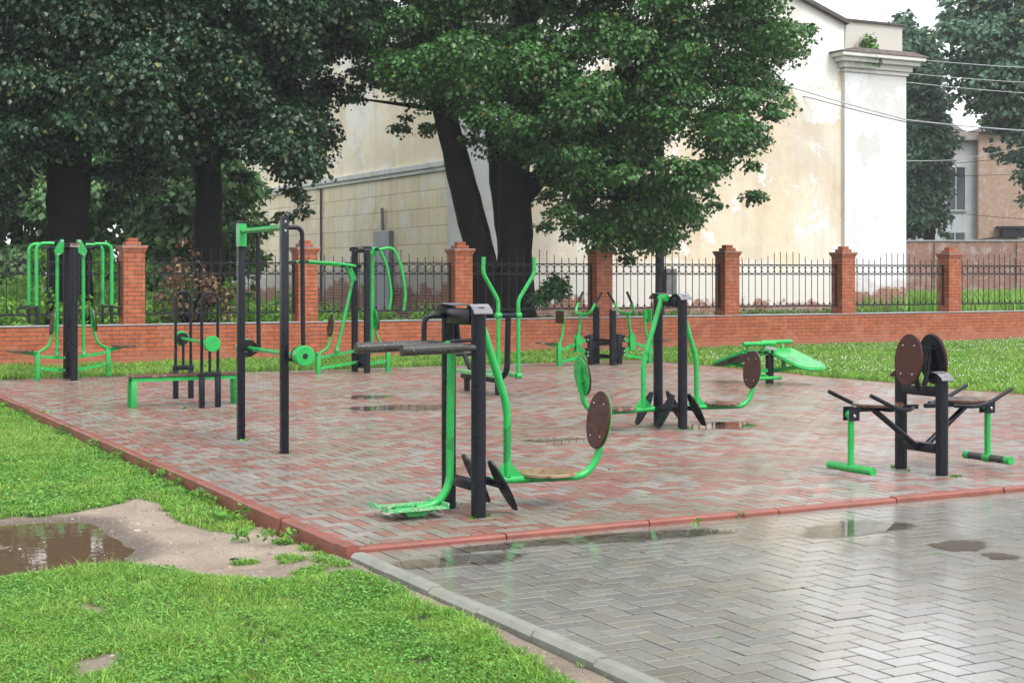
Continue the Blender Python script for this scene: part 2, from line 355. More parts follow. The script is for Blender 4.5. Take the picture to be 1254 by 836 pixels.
# kerbs: one object for each run, joints between the stones modelled
def kerb(name, p0, p1, wdt, z0, z1, ln, mat, ch):
    mb = MB(); p0 = Vector(p0); p1 = Vector(p1); L = (p1-p0).length; d = (p1-p0)/L; nrm = Vector((-d.y, d.x, 0)); s = 0
    while s < L-.02:
        e = min(s+ln, L); g = .004; o = random.gauss(0, .004); t = random.gauss(0, .004)
        pr = [(-wdt/2, z0), (-wdt/2, z1-ch), (-wdt/2+ch, z1), (wdt/2-ch, z1), (wdt/2, z1-ch), (wdt/2, z0)]
        vs = [p0+d*q+nrm*(u+o)+Vector((0, 0, zz+t+(random.gauss(0, .0015) if zz > z0 else 0))) for q in (s+g, e-g) for u, zz in pr]; n = 6
        mb.add(vs, [tuple(range(n-1, -1, -1)), tuple(range(n, 2*n))]+[(k, (k+1) % n, n+(k+1) % n, n+k) for k in range(n)]); s = e
    return tag(mb.build(name, mat, smooth=0), kind='structure')
kerb('red_kerb', (X0+.04, YB+.4, 0), (X0+.04, YF, 0), .08, -.2, .014, 1.0, KERB_RED, .012)
kerb('red_kerb', (X0+.005, YF+.04, 0), (X1+.1, YF+.04, 0), .085, -.14, .005, 1.05, KERB_RED, .012)
kerb('red_kerb', (X1+.04, YF, 0), (X1+.04, YB, 0), .07, -.2, .002, 1.0, KERB_RED, .012)
kerb('grey_kerb', (X0+.05, YF-.05, 0), (X0+.05, 2.6, 0), .1, -.2, -.012, .55, KERB_GREY, .022)
# ------------------------------------------------------------------ water
def water_mat(name, tintc, rough=.012, wav=0.0, soft=False, mud=None):
    m, nt, b = newmat(name); nt.nodes.remove(b)
    tr = nd(nt, 'ShaderNodeBsdfTransparent'); tr.inputs[0].default_value = (*tintc, 1)
    gl = nd(nt, 'ShaderNodeBsdfGlossy'); gl.inputs['Roughness'].default_value = rough
    fr = nd(nt, 'ShaderNodeFresnel'); fr.inputs[0].default_value = 1.36; mx = nd(nt, 'ShaderNodeMixShader')
    if wav:
        bp = nd(nt, 'ShaderNodeBump'); bp.inputs['Strength'].default_value = wav; bp.inputs['Distance'].default_value = .01
        nt.links.new(noise(nt, 9, worldco(nt), 2), bp.inputs['Height'])
        nt.links.new(bp.outputs[0], gl.inputs['Normal']); nt.links.new(bp.outputs[0], fr.inputs['Normal'])
    src = tr.outputs[0]
    if mud:
        df = nd(nt, 'ShaderNodeBsdfDiffuse'); df.inputs[0].default_value = (*mud, 1); m3 = nd(nt, 'ShaderNodeMixShader'); m3.inputs[0].default_value = .6
        nt.links.new(src, m3.inputs[1]); nt.links.new(df.outputs[0], m3.inputs[2]); src = m3.outputs[0]
    nt.links.new(fr.outputs[0], mx.inputs[0]); nt.links.new(src, mx.inputs[1]); nt.links.new(gl.outputs[0], mx.inputs[2]); out = mx.outputs[0]
    if soft:      # the water thins out to nothing towards its ragged shore
        a = nd(nt, 'ShaderNodeVertexColor'); a.layer_name = 'Tint'; t2 = nd(nt, 'ShaderNodeBsdfTransparent'); m2 = nd(nt, 'ShaderNodeMixShader')
        k = math_n(nt, 'ADD', a.outputs[0], math_n(nt, 'MULTIPLY', math_n(nt, 'SUBTRACT', noise(nt, 5, worldco(nt), 5, .65), .5), 1.3))
        nt.links.new(ramp(nt, k, [(.35, (0, 0, 0)), (.75, (1, 1, 1))]), m2.inputs[0]); nt.links.new(t2.outputs[0], m2.inputs[1]); nt.links.new(out, m2.inputs[2]); out = m2.outputs[0]
    nt.links.new(out, nt.nodes['Material Output'].inputs[0]); return m
CLEAR = water_mat('clear_rain_water', (.97, .96, .93), .02, 0, True); MUDDY = water_mat('muddy_water', (.5, .38, .26), .015, .05, mud=(.17, .115, .07))
def blob(name, cpx, rx, ry, z, mat, seed, rough=.2):
    cx, cy = ground(*cpx, z); N = 48; rd = random.Random(seed); ph = [rd.random()*6.28 for k in range(8)]; vs, tc, fs = [(cx, cy, z)], [(1, 1, 1)], []
    for lv, e in enumerate((.4, .7, 1.0)):
        for k in range(N):
            t = 2*math.pi*k/N; rr = 1+sum(math.sin((q+2)*t+ph[q])*rough/(q+1.5) for q in range(5))
            vs.append((cx+rx*rr*e*math.cos(t), cy+ry*rr*e*math.sin(t), z)); tc.append(((1, .75, 0)[lv],)*3)
    q = [(0, 1+k, 1+(k+1) % N, 0) for k in range(N)]
    tri = [(0, 1+k, 1+(k+1) % N) for k in range(N)]
    for l in range(2):
        for k in range(N):
            a, b_, c, d = 1+l*N+k, 1+l*N+(k+1) % N, 1+(l+1)*N+(k+1) % N, 1+(l+1)*N+k; tri += [(a, d, c), (a, c, b_)]
    return tag(np_mesh(name, np.array(vs), np.array(tri), mat, np.array(tc)), kind='structure')
mb = MB(); pv = plan([(-500, 618), (60, 618), (240, 618), (330, 690), (200, 722), (0, 730), (-500, 735)], -.109); mb.add([(x, y, -.109) for x, y in pv], [tuple(range(len(pv)))])
tag(mb.build('puddle', MUDDY, smooth=0), kind='structure')
for i, (c, rx, ry) in enumerate([((492, 499), .8, .55), ((452, 486), .4, .4), ((690, 539), .5, .3), ((884, 521), .55, .45)]):
    blob('puddle', c, rx, ry, .0035, CLEAR, 40+i*9)
for i, (c, rx, ry) in enumerate([((660, 664), .9, .14), ((800, 655), .7, .2), ((1045, 646), .6, .3), ((560, 686), .5, .22)]):
    blob('puddle', c, rx, ry, -.0245, CLEAR, 240+i*13)
def silt_mat():
    m, nt, b = newmat('wet_silt'); w = worldco(nt); a = nd(nt, 'ShaderNodeVertexColor'); a.layer_name = 'Tint'; b.inputs['Roughness'].default_value = .65; b.inputs['Specular IOR Level'].default_value = .15
    nt.links.new(mixc(nt, noise(nt, 30, w, 4), (.045, .035, .026), (.1, .08, .06)), b.inputs['Base Color'])
    k = math_n(nt, 'ADD', a.outputs[0], math_n(nt, 'MULTIPLY', math_n(nt, 'SUBTRACT', noise(nt, 14, w, 5, .7), .5), 1.6))
    nt.links.new(ramp(nt, k, [(.42, (0, 0, 0)), (.85, (.85, .85, .85))]), b.inputs['Alpha']); return m
SILT = silt_mat(); blob('silt_patch', (1176, 667), .25, .22, -.0238, SILT, 91, .2); blob('silt_patch', (1226, 680), .14, .12, -.0238, SILT, 95, .2)
# ------------------------------------------------------------------ grass (uncountable, real blades)
def blades(name, pts, z, hgt, wid, cols, mat, lean=.5, leafy=.0):
    n = len(pts); th = RNG.random(n)*6.283; ln = RNG.normal(0, 1, (n, 2))*lean*hgt[:, None]
    side = np.stack([np.cos(th), np.sin(th)], 1)*wid[:, None]/2
    v = np.zeros((n, 5, 3)); v[:, 0, :2] = pts-side; v[:, 1, :2] = pts+side; mid = pts+ln*.35
    v[:, 2, :2] = mid+side*.85; v[:, 3, :2] = mid-side*.85; v[:, 4, :2] = pts+ln
    v[:, 0:2, 2] = (z-.01)[:, None]; v[:, 2:4, 2] = (z+hgt*.6)[:, None]; v[:, 4, 2] = z+hgt*np.where(RNG.random(n) < leafy, .75, 1)
    b = (np.arange(n)*5)[:, None]; f = np.concatenate([b+np.array([[0, 1, 2]]), b+np.array([[0, 2, 3]]), b+np.array([[3, 2, 4]])])
    c = np.repeat(cols[:, None, :], 5, 1)
    return tag(np_mesh(name, v.reshape(-1, 3), f, mat, c.reshape(-1, 3)), kind='stuff')
def scatter(x0, x1, y0, y1, dens):
    n = int((x1-x0)*(y1-y0)*dens); return np.stack([RNG.uniform(x0, x1, n), RNG.uniform(y0, y1, n)], 1)
def gcol(p, n1=.9):
    n = len(p); k = np.clip(fbm(p[:, 0], p[:, 1], n1)*.6+fbm(p[:, 0]+9, p[:, 1], 4)*.9-.25, 0, 1)[:, None]; r = RNG.random((n, 1))
    c = np.array([.115, .32, .034])*(1-k)+np.array([.30, .48, .09])*k
    dry = (RNG.random((n, 1)) < .04); c = c*(.5+.85*r); return np.where(dry, np.array([.26, .19, .08])*(.6+.6*r), c)
def lawn(name, p, h0, h1, w, keep=None, lean=.55):
    if keep is not None: p = p[keep(p)]
    k = fbm(p[:, 0], p[:, 1], 2.2); h = (h0+(h1-h0)*np.clip(k*1.6-.3, 0, 1))*RNG.uniform(.55, 1.25, len(p))
    return blades(name, p, gz(p[:, 0], p[:, 1]), h, w*RNG.uniform(.6, 1.5, len(p)), gcol(p), GRASS, lean)
def keepnear(p):
    px, py = to_px(p[:, 0], p[:, 1]); m = mud_amount(p[:, 0], p[:, 1])
    return (px > -260) & (py < 930) & (RNG.random(len(p)) > m*1.02) & (fbm(p[:, 0], p[:, 1], 5)+.25*fbm(p[:, 0]+5, p[:, 1], 14) > RNG.uniform(.26, .46, len(p)))
lawn('near_grass', scatter(-.4, X0-.01, 4.2, 8.6, 17000), .010, .042, .0052, keepnear, .7)
p = scatter(-.4, X0-.05, 4.4, 9.5, 900); p = p[keepnear(p) & (fbm(p[:, 0]+3, p[:, 1], 2.6) > .56)]
lawn('grass_tufts', p, .035, .08, .005, None, .8)
lawn('left_grass', scatter(.3, X0-.01, 8.6, 25.5, 4600), .016, .05, .008, keepnear)
lawn('side_grass', scatter(-5, -.4, 3, 9, 1400), .02, .06, .011, lambda p: RNG.random(len(p)) > mud_amount(p[:, 0], p[:, 1]))
lawn('side_grass', scatter(-5, .3, 9, 26, 800), .025, .07, .014, lambda p: RNG.random(len(p)) > mud_amount(p[:, 0], p[:, 1]))
lawn('back_grass', scatter(1.5, X1+.3, YB+.02, YW-.02, 1500), .05, .16, .016)
lawn('right_grass', scatter(X1+.1, 31, 11.5, YW-.02, 900), .04, .12, .017, lambda p: p[:, 0] < p[:, 1]*1.12+1.5)
def keepyard(p): return (p[:, 0] > 16) & ((p[:, 1] < 34.8) | (p[:, 0] > 32.1))
p = scatter(27, 48, 28, 47, 110); p = p[(p[:, 1] < 34.8) & (p[:, 0] > 29.5) & (p[:, 1] > 34.2) | (p[:, 0] > 32.2) & (p[:, 1] > 35)]
blades('yard_grass', p, np.full(len(p), .45), RNG.uniform(.2, .75, len(p))*(.6+.6*fbm(p[:, 0], p[:, 1], .5)), RNG.uniform(.03, .06, len(p)), gcol(p)*1.0, GRASS, .3)
# low broad-leaved clover mixed into the lawn
def clover(name, p, size, mat=GRASS, hz=.03):
    n = len(p); z = gz(p[:, 0], p[:, 1])+RNG.uniform(.2, 1, n)*hz; a = RNG.random(n)*6.283; s = size*RNG.uniform(.6, 1.4, n)
    nrm = np.stack([RNG.normal(0, .45, n), RNG.normal(0, .45, n), np.ones(n)], 1); u = np.stack([np.cos(a), np.sin(a), np.zeros(n)], 1); u -= nrm*(u*nrm).sum(1)[:, None]/(nrm**2).sum(1)[:, None]
    w = np.cross(nrm, u); w /= np.linalg.norm(w, axis=1)[:, None]; c0 = np.concatenate([p, z[:, None]], 1); v = np.stack([c0-u*s[:, None], c0+w*s[:, None]*.7, c0+u*s[:, None], c0-w*s[:, None]*.7], 1)
    f = np.arange(n*4).reshape(n, 4); c = np.repeat((np.array([.13, .33, .05])*RNG.uniform(.55, 1.35, (n, 1)))[:, None, :], 4, 1)
    return tag(np_mesh(name, v.reshape(-1, 3), f, mat, c.reshape(-1, 3)), kind='stuff')
p = scatter(-.4, X0-.01, 4.2, 9.5, 7000); p = p[keepnear(p) & (fbm(p[:, 0], p[:, 1], 1.7) > .36)]; clover('clover_leaves', p, .0085)
p = scatter(.6, X0-.01, 9, 16, 2500); p = p[keepnear(p) & (fbm(p[:, 0], p[:, 1], 1.7) > .4)]; clover('clover_leaves', p, .013)
WHITE = plain('white_petals', (.62, .62, .52), .6)
p = scatter(X1+.3, 30, 13, YW-.4, 18); p = p[(fbm(p[:, 0], p[:, 1], .35) > .47) & (p[:, 0] < p[:, 1]*1.1+1)]; V, FC = [], []
for x, y in p:
    r = random.uniform(.009, .017); z = .05+random.random()*.07; n = len(V)
    V += [(x+r, y, z), (x, y+r, z), (x-r, y, z), (x, y-r, z), (x, y, z+r), (x, y, z-r)]
    FC += [(n+a, n+b, n+c) for a, b, c in ((0, 1, 4), (1, 2, 4), (2, 3, 4), (3, 0, 4), (1, 0, 5), (2, 1, 5), (3, 2, 5), (0, 3, 5))]
tag(np_mesh('clover_flowers', np.array(V), np.array(FC), WHITE), kind='stuff')
# small things lying about
def pebble(name, px, py, r, mat, label, cat, sq=.5, z=-.085, group=None):
    x, y = ground(px, py, z); bm = bmesh.new(); bmesh.ops.create_icosphere(bm, subdivisions=2, radius=1)
    for v in bm.verts: v.co = Vector((x+v.co.x*r*(1+random.gauss(0, .08)), y+v.co.y*r*.8*(1+random.gauss(0, .08)), float(gz(np.array([x]), np.array([y]))[0])+max(v.co.z, -.3)*r*sq)) if z < -.05 else Vector((x+v.co.x*r, y+v.co.y*r*.7, z+v.co.z*r*sq))
    return tag(MB().addbm(bm).build(name, mat), label, cat, group)
STONE = plain('pale_stone', (.42, .33, .26), .5, (.3, .24, .2), 30)
pebble('stone', 168, 649, .028, STONE, 'flat pale stone lying on the bare mud right of the muddy puddle', 'stone', .4)
pebble('bark_chip', 287, 685, .03, BARK, 'dark wet chip of bark lying on the mud near the grey kerb', 'bark chip', .4)
V, FC, T = [], [], []
GP = np.stack([RNG.uniform(.4, 3.2, 9000), RNG.uniform(5, 12, 9000)], 1); GP = GP[(mud_amount(GP[:, 0], GP[:, 1]) > .8)]
for x, y, z in zip(GP[:, 0], GP[:, 1], gz(GP[:, 0], GP[:, 1])):
    r = random.uniform(.002, .007) if random.random() < .95 else random.uniform(.008, .016); n = len(V); q = lambda: random.uniform(.7, 1.3)*r
    V += [(x+q(), y, z), (x, y+q(), z), (x-q(), y, z), (x, y-q(), z), (x, y, z+q()*.7)]; FC += [(n, n+1, n+4), (n+1, n+2, n+4), (n+2, n+3, n+4), (n+3, n, n+4)]
    c = random.uniform(.08, .4); T += [(c, c*.85, c*.72)]*5
tag(np_mesh('gravel', np.array(V), np.array(FC), tinted('gravel', .6, 0), np.array(T)), kind='stuff')
bub = water_mat('bubble_film', (.97, .97, .97), .02)
for px, py, lab in [(67, 646, 'rain bubble farthest from the near grass on the muddy puddle'), (99, 652, 'rain bubble on the puddle, second from the bare mud'), (128, 681, 'rain bubble floating closest to the bare mud edge'), (42, 697, 'rain bubble floating close to the near grass, leftmost of the four')]:
    x, y = ground(px, py, -.109); bm = bmesh.new(); bmesh.ops.create_uvsphere(bm, u_segments=16, v_segments=10, radius=.021)
    bmesh.ops.delete(bm, geom=[v for v in bm.verts if v.co.z < -.002], context='VERTS')
    for v in bm.verts: v.co += Vector((x, y, -.1085))
    tag(MB().addbm(bm).build('water_bubble', bub), lab, 'bubble', 'rain bubbles on the muddy puddle')
# ================================================================== the ten exercise machines (local x = along the pad front, y = away, z up)
def part(t, name, mat, fn, label=None, smooth=35):
    mb = MB(); fn(mb); return mb.build(name, mat, t, label, smooth)
def tube(t, name, mat, pts, r, fil=0.0, **k):
    return part(t, name, mat, lambda m: m.tube(pts, r, fil=fil, **k))
def bolt(t, p, ax, r=.011, l=.012):
    return part(t, 'bolt', STEEL, lambda m: m.disc(p, ax, r, l, 8, bev=.003))
def post(t, x, y, h, r=.052, flat=False):
    def f(m):
        if flat: m.box(x-r, x+r, y-r, y+r, -.05, h, bev=.006)
        else: m.tube([(x, y, -.05), (x, y, h)], r, 20)
    return part(t, 'post', BLACK, f)
def seat(t, x, y, z, r=.2, worn=True, tilt=0.0):
    return part(t, 'seat', PLYX if worn == 'bare' else PLYW, lambda m: m.disc((x, y, z), (tilt, 0, 1), r, .024, 32))
def backrest(t, x, y, z, s, tilt=.16, rx=.15, rz=.205, mat=None, back=GREEN):   # brown face looks towards s*x
    ax = Vector((s, 0, tilt)).normalized(); mat = mat or PLY
    o = part(t, 'backrest', mat, lambda m: m.disc((x, y, z), ax, rx, .02, 36, ry=rz))
    bp = part(o, 'backing_plate', back, lambda m: (m.disc(Vector((x, y, z))-ax*.0165, ax, rx-.004, .012, 36, ry=rz-.004),
        m.obox(Vector((x, y, z-rz*.8))-ax*.04, Vector((x, y, z+rz*.55))-ax*.04, .012, .05), m.obox(Vector((x, y-.07, z+rz*.42))-ax*.035, Vector((x, y+.07, z+rz*.42))-ax*.035, .03, .012),
        m.obox(Vector((x, y-.06, z-rz*.25))-ax*.035, Vector((x, y+.06, z-rz*.25))-ax*.035, .03, .012)))
    up = Vector((0, 0, 1)); up = (up-ax*ax.dot(up)).normalized()
    for sy in (-1, 1):
        for sz in (-1, 1): bolt(o, Vector((x, y, z))+Vector((0, sy*.066, 0))+up*(sz*.115)+ax*.012, ax, .0075, .008)
    return o
def cap_sheet(t, y0, y1, z, mat=CAPM, w=.07, sag=.055):
    def f(m):
        ys = [y0-.075, y0-.06, y0-.035, y0, y0+.05, (y0+y1)/2, y1-.05, y1, y1+.035, y1+.06, y1+.075]
        zs = [z-sag, z-sag*.55, z-.012, z+.006, z+.004, z-.004, z+.004, z+.006, z-.012, z-sag*.55, z-sag]
        n = len(ys); vs = []
        for dz in (0, .004):
            for y, q in zip(ys, zs): vs += [(-w, y, q+dz), (w, y, q+dz)]
        a = lambda l, i, s: l*2*n+2*i+s
        fs = []
        for i in range(n-1):
            fs += [(a(0, i, 0), a(0, i, 1), a(0, i+1, 1), a(0, i+1, 0)), (a(1, i, 0), a(1, i+1, 0), a(1, i+1, 1), a(1, i, 1)), (a(0, i, 0), a(0, i+1, 0), a(1, i+1, 0), a(1, i, 0)), (a(0, i, 1), a(1, i, 1), a(1, i+1, 1), a(0, i+1, 1))]
        fs += [(a(0, 0, 0), a(1, 0, 0), a(1, 0, 1), a(0, 0, 1)), (a(0, n-1, 0), a(0, n-1, 1), a(1, n-1, 1), a(1, n-1, 0))]
        m.add(vs, fs)
    return part(t, 'cap_sheet', mat, f)
def foot_plate(t, x0, z0, x1, z1, y, s, mat=BLACK):
    """lens-shaped perforated foot plate, long axis from (x0,z0) to (x1,z1)"""
    a = Vector((x0, y, z0)); b = Vector((x1, y, z1)); d = (b-a); L = d.length; d /= L; n = Vector((d.z, 0, -d.x))
    N = 14; top, bot = [], []
    for i in range(N+1):
        u = i/N; hw = .028+.05*math.sin(math.pi*u)**.8; top.append((u*L, hw)); bot.append((u*L, -hw))
    o = part(t, 'foot_plate', mat, lambda m: m.plate(top+bot[::-1], .014, lambda u, v, w: a+d*u+Vector((0, v, 0))+n*w), smooth=0)
    def studs(m):      # raised grip pips on the tread
        for i in range(2, 13):
            for j in (-1, 0, 1):
                c = a+d*(L*i/14)+Vector((0, (j+.5*(i % 2)-.25)*.03, 0))
                for q in (-1, 1): m.disc(c+n*(q*.009), n, .006, .005, 6, bev=.001)
    part(o, 'grip_pips', IRON, studs); return o
def swing_seat(t, s, y=0.0, worn=True, pivot=(.085, 1.36)):
    """green lever hanging from the top beam with seat and back on the s side"""
    P_ = lambda x, z: (s*x, y, z)
    tube(t, 'swing_arm', GREEN, [P_(pivot[0]+.02, pivot[1]), P_(.335, .70), P_(.335, .22)], .027, fil=.1)
    part(t, 'pivot_sleeve', GREEN, lambda m: m.disc((s*pivot[0], y, pivot[1]), (0, 1, 0), .038, .13, 20))
    part(t, 'gusset', GREEN, lambda m: m.plate([(s*.215, .215), (s*.335, .34), (s*.455, .215)], .012, lambda u, v, w: (u, y+w, v), ), smooth=0)
    tube(t, 'seat_tube', GREEN, [P_(.2, .2), P_(.95, .185), P_(1.06, .3), P_(1.085, .46), P_(1.1, .66)], .027, fil=.11)
    seat(t, s*.655, y, .224, worn=worn)
    backrest(t, s*1.065, y, .575, -s, .14)
def gym_pair(name, label, loc, sides, worn=True):
    t = thing(name, label, 'exercise machine', loc, 0, 'outdoor exercise machines')
    for yy in (-.23, .23): post(t, 0, yy, 1.39, .05)
    part(t, 'top_beam', BLACK, lambda m: m.box(-.045, .045, -.18, .18, 1.27, 1.375, bev=.006))
    part(t, 'lower_beam', BLACK, lambda m: m.box(-.035, .035, -.18, .18, .17, .235, bev=.005))
    cap_sheet(t, -.23, .23, 1.40)
    for s in sides:
        swing_seat(t, s, worn=worn)
        part(t, 'foot_bar', BLACK, lambda m: (m.box(min(s*.03, s*.2), max(s*.03, s*.2), -.02, .02, .18, .225), m.box(s*.19-.018, s*.19+.018, -.22, .22, .175, .22)))
        for yy in (-.2, .2): foot_plate(t, s*.10, .36, s*.29, .025, yy, s)
    return t
# --- middle machine, seats on both sides
gym_pair('twin_leg_press', 'two-sided green leg press with oval brown backs in the middle of the pad', (8.85, 13.2, 0), (-1, 1))
# --- front machine: one swing seat on the right, padded dip arms and a pendulum foot board on the left
t = gym_pair('seat_and_swing_machine', 'nearest exercise machine, with black padded arms, green foot board and one swing seat', (4.44, 9.12, 0), (1,), 'bare')
for yy, xa, xb in ((-.24, -.56, -.0), (.2, -.7, -.0)):
    o = part(t, 'arm_pad', WORN, lambda m: (m.tube([(xa, yy, 1.115), (xb-.13, yy, 1.125)], .037, 18), m.tube([(xb-.13, yy, 1.125), (xb, yy, 1.12)], .026, 14)))
tube(t, 'hand_rail', BLACK, [(-.20, .2, 1.15), (-.20, .2, 1.325), (.04, .2, 1.325), (.06, .2, 1.14)], .018, fil=.07)
tube(t, 'hand_rail', BLACK, [(-.2, -.24, 1.15), (-.2, -.24, 1.17), (-.05, -.24, 1.17), (-.03, -.24, 1.14)], .012, fil=.02)
tube(t, 'pivot_bar', BLACK, [(-.1, -.24, 1.125), (-.1, .2, 1.125)], .022)
part(t, 'pivot_sleeve', GREEN, lambda m: m.disc((-.1, -.02, 1.125), (0, 1, 0), .036, .11, 20))
tube(t, 'pendulum_arm', GREEN, [(-.1, -.02, 1.13), (-.108, -.02, .62), (-.11, -.02, .20), (-.2, -.02, .07), (-.36, -.02, .055)], .027, fil=.16)
for yy in (-.13, .09):
    def f(m):
        m.box(-.62, -.2, yy-.055, yy+.055, .062, .07)
        m.box(-.628, -.62, yy-.055, yy+.055, .062, .1); m.box(-.2, -.192, yy-.055, yy+.055, .062, .1)
        for i in range(13):
            for j in (-1, 0, 1): m.disc((-.6+i*.032, yy+j*.033, .0715), (0, 0, 1), .008, .005, 6, bev=.001)
    part(t, 'foot_board', GREENW, f, smooth=0)
part(t, 'foot_board_bracket', GREEN, lambda m: (m.plate([(-.5, .06), (-.3, .06), (-.34, .02), (-.46, .02)], .22, lambda u, v, w: (u, -.02+w, v)),), smooth=0)
SHEET = plain('bare_bent_sheet', (.45, .42, .34), .4)
[part(t, 'bent_sheet', SHEET, lambda m: [m.obox((a, -.02, z0), (b_, -.02, z1), .2, .004) for a, z0, b_, z1 in q], smooth=0) for q in (((-.58, .03, -.53, .058), (-.53, .058, -.46, .04)), ((-.3, .035, -.25, .055), (-.25, .055, -.2, .025)))]
# --- right machine: two seats, leg pendulums
t = thing('leg_extension_machine', 'blue-black leg trainer with two low seats and green swinging foot bars', 'exercise machine', (8.65, 9.25, 0), 0, 'outdoor exercise machines')
post(t, 0, -.235, .795, .05); post(t, 0, .235, .795, .05)
part(t, 'top_beam', BLACK, lambda m: m.box(-.035, .035, -.19, .19, .625, .7, bev=.005)); part(t, 'lower_beam', BLACK, lambda m: m.box(-.035, .035, -.19, .19, .17, .245, bev=.005))
for q in (-1, 1):
    def f(m):
        P_ = [(.13, .815), (.19, .826), (.25, .81), (.29, .785), (.305, .76)]
        for i in range(4): m.obox((0, q*P_[i][0], P_[i][1]), (0, q*P_[i+1][0], P_[i+1][1]), .125, .004)
    part(t, 'cap_sheet', CAPM, f, smooth=0)
for s in (-1, 1):
    backrest(t, s*.135, 0, .915, s, .1, .155, .21, back=BLACK)
    tube(t, 'back_support', BLACK, [(s*.02, 0, .66), (s*.07, 0, .8), (s*.1, 0, .98)], .022, fil=.08)
    seat(t, s*.46, 0, .567, .2)
    part(t, 'seat_frame', BLACK, lambda m: (m.obox((s*.05, 0, .535), (s*.72, 0, .535), .05, .035), m.obox((s*.46, -.17, .535), (s*.46, .17, .535), .05, .03)))
    tube(t, 'brace', BLACK, [(s*.5, 0, .525), (s*.03, 0, .2)], .024)
    for q in (-1, 1):
        tube(t, 'handle', BLACK, [(s*.22, q*.14, .54), (s*.34, q*.235, .535), (s*.47, q*.25, .545), (s*.75, q*.25, .665)], .0165, fil=.08)
    [part(t, 'hinge_plate', BLACK, lambda m: m.plate([(s*.68, .45), (s*.78, .45), (s*.78, .56), (s*.68, .56)], .009, lambda u, v, w: (u, q*.036+w, v)), smooth=0) for q in (-1, 1)]
    bolt(t, (s*.735, -.045, .49), (0, 1, 0), .014); bolt(t, (s*.735, .045, .49), (0, 1, 0), .014)
    lg = tube(t, 'leg_pendulum', GREEN, [(s*.735, 0, .49), (s*.735, 0, .075)], .026)
    part(lg, 'pivot_sleeve', GREEN, lambda m: m.disc((s*.735, 0, .495), (0, 1, 0), .035, .06, 18))
    part(t, 'foot_roller', [GREEN, WORN], lambda m: (m.tube([(s*.735, -.26, .075), (s*.735, .26, .075)], .033, 18),) if s < 0 else (m.tube([(s*.735, -.26, .075), (s*.735, -.2, .075)], .034, 18), m.tube([(s*.735, -.2, .075), (s*.735, .2, .075)], .032, 18, mi=1), m.tube([(s*.735, .2, .075), (s*.735, .26, .075)], .034, 18), m.disc((s*.735, 0, .075), (0, 1, 0), .037, .08, 18)))
# --- bench with barbell racks
t = thing('bench_press', 'low brown-topped bench on green legs with short barbell in black hoop racks', 'exercise bench', (5.03, 18.2, 0), 0, 'outdoor exercise machines')
part(t, 'bench_top', PLYW, lambda m: m.box(-.68, .7, -.13, .13, .365, .392, bev=.006))
part(t, 'bench_frame', GREEN, lambda m: (m.box(-.65, .67, -.11, -.07, .315, .363), m.box(-.65, .67, .07, .11, .315, .363)))
for xx in (-.63, .66):
    for yy in (-.1, .1): part(t, 'leg', GREEN, lambda m: m.box(xx-.03, xx+.03, yy-.028, yy+.028, -.01, .315, bev=.004))
for yy, xx in ((-.42, .21), (1.05, .29)):
    for q in (-.1, .1): part(t, 'rack_leg', BLACK, lambda m: m.box(xx+q-.032, xx+q+.032, yy-.03, yy+.03, -.01, .4, bev=.004))
    part(t, 'rack_bridge', BLACK, lambda m: m.box(xx-.132, xx+.132, yy-.031, yy+.031, .37, .43, bev=.004))
    tube(t, 'rack_hoop', BLACK, [(xx-.1, yy, .42)]+[(xx-.1*math.cos(a), yy, 1.29+.1*math.sin(a)) for a in np.linspace(0, math.pi, 13)]+[(xx+.1, yy, .42)], .019)
    tube(t, 'rest_pin', BLACK, [(xx, yy, .42), (xx, yy, .76)], .018)
br = tube(t, 'barbell', GREEN, [(.20, -.56, .775), (.30, 1.2, .775)], .021)
for p, q in (((.195, -.56, .775), -1), ((.305, 1.2, .775), 1)):
    w_ = part(br, 'weight', GREEN, lambda m: m.disc(p, (.057, 1, 0), .097, .1, 32, bev=.008))
    part(w_, 'rubber_ring', GRIP, lambda m: m.disc((p[0]-q*.003, p[1]-q*.075, p[2]), (.057, 1, 0), .075, .04, 26))
# --- squat frame with captive barbell
t = thing('squat_frame', 'tall frame of two slim black posts with green top bar and green barbell', 'exercise frame', (4.48, 13.5, 0), 0, 'outdoor exercise machines')
for yy, h in ((-.62, 2.13), (.65, 2.13)):
    o = part(t, 'post', BLACK, lambda m: m.box(-.034, .034, yy-.034, yy+.034, -.02, h, bev=.005))
    for z in (2.0, 2.08): bolt(o, (0, yy-.036, z), (0, 1, 0), .012)
    tube(t, 'guide_rail', BLACK, [(.02, yy, 2.03), (.17, yy, 2.03), (.18, yy, .845), (.02, yy, .845)], .021, fil=.1)
part(t, 'bracket', GREEN, lambda m: m.box(-.036, .036, .58, .69, 1.88, 2.1))
tube(t, 'top_bar', GREEN, [(0, -.585, 2.03), (0, .62, 2.03)], .027)
br = tube(t, 'barbell', GREEN, [(.095, -.86, .885), (.095, .8, .885)], .021)
for yy, q in ((-.86, -1), (.8, 1)):
    w_ = part(br, 'weight', GREEN, lambda m: m.disc((.095, yy, .885), (0, 1, 0), .092, .1, 32, bev=.008))
    part(w_, 'bar_end', GRIP, lambda m: m.disc((.095, yy+q*.052, .885), (0, 1, 0), .024, .012, 16))
    part(w_, 'rubber_ring', GRIP, lambda m: m.disc((.095, yy-q*.08, .885), (0, 1, 0), .085, .05, 28))
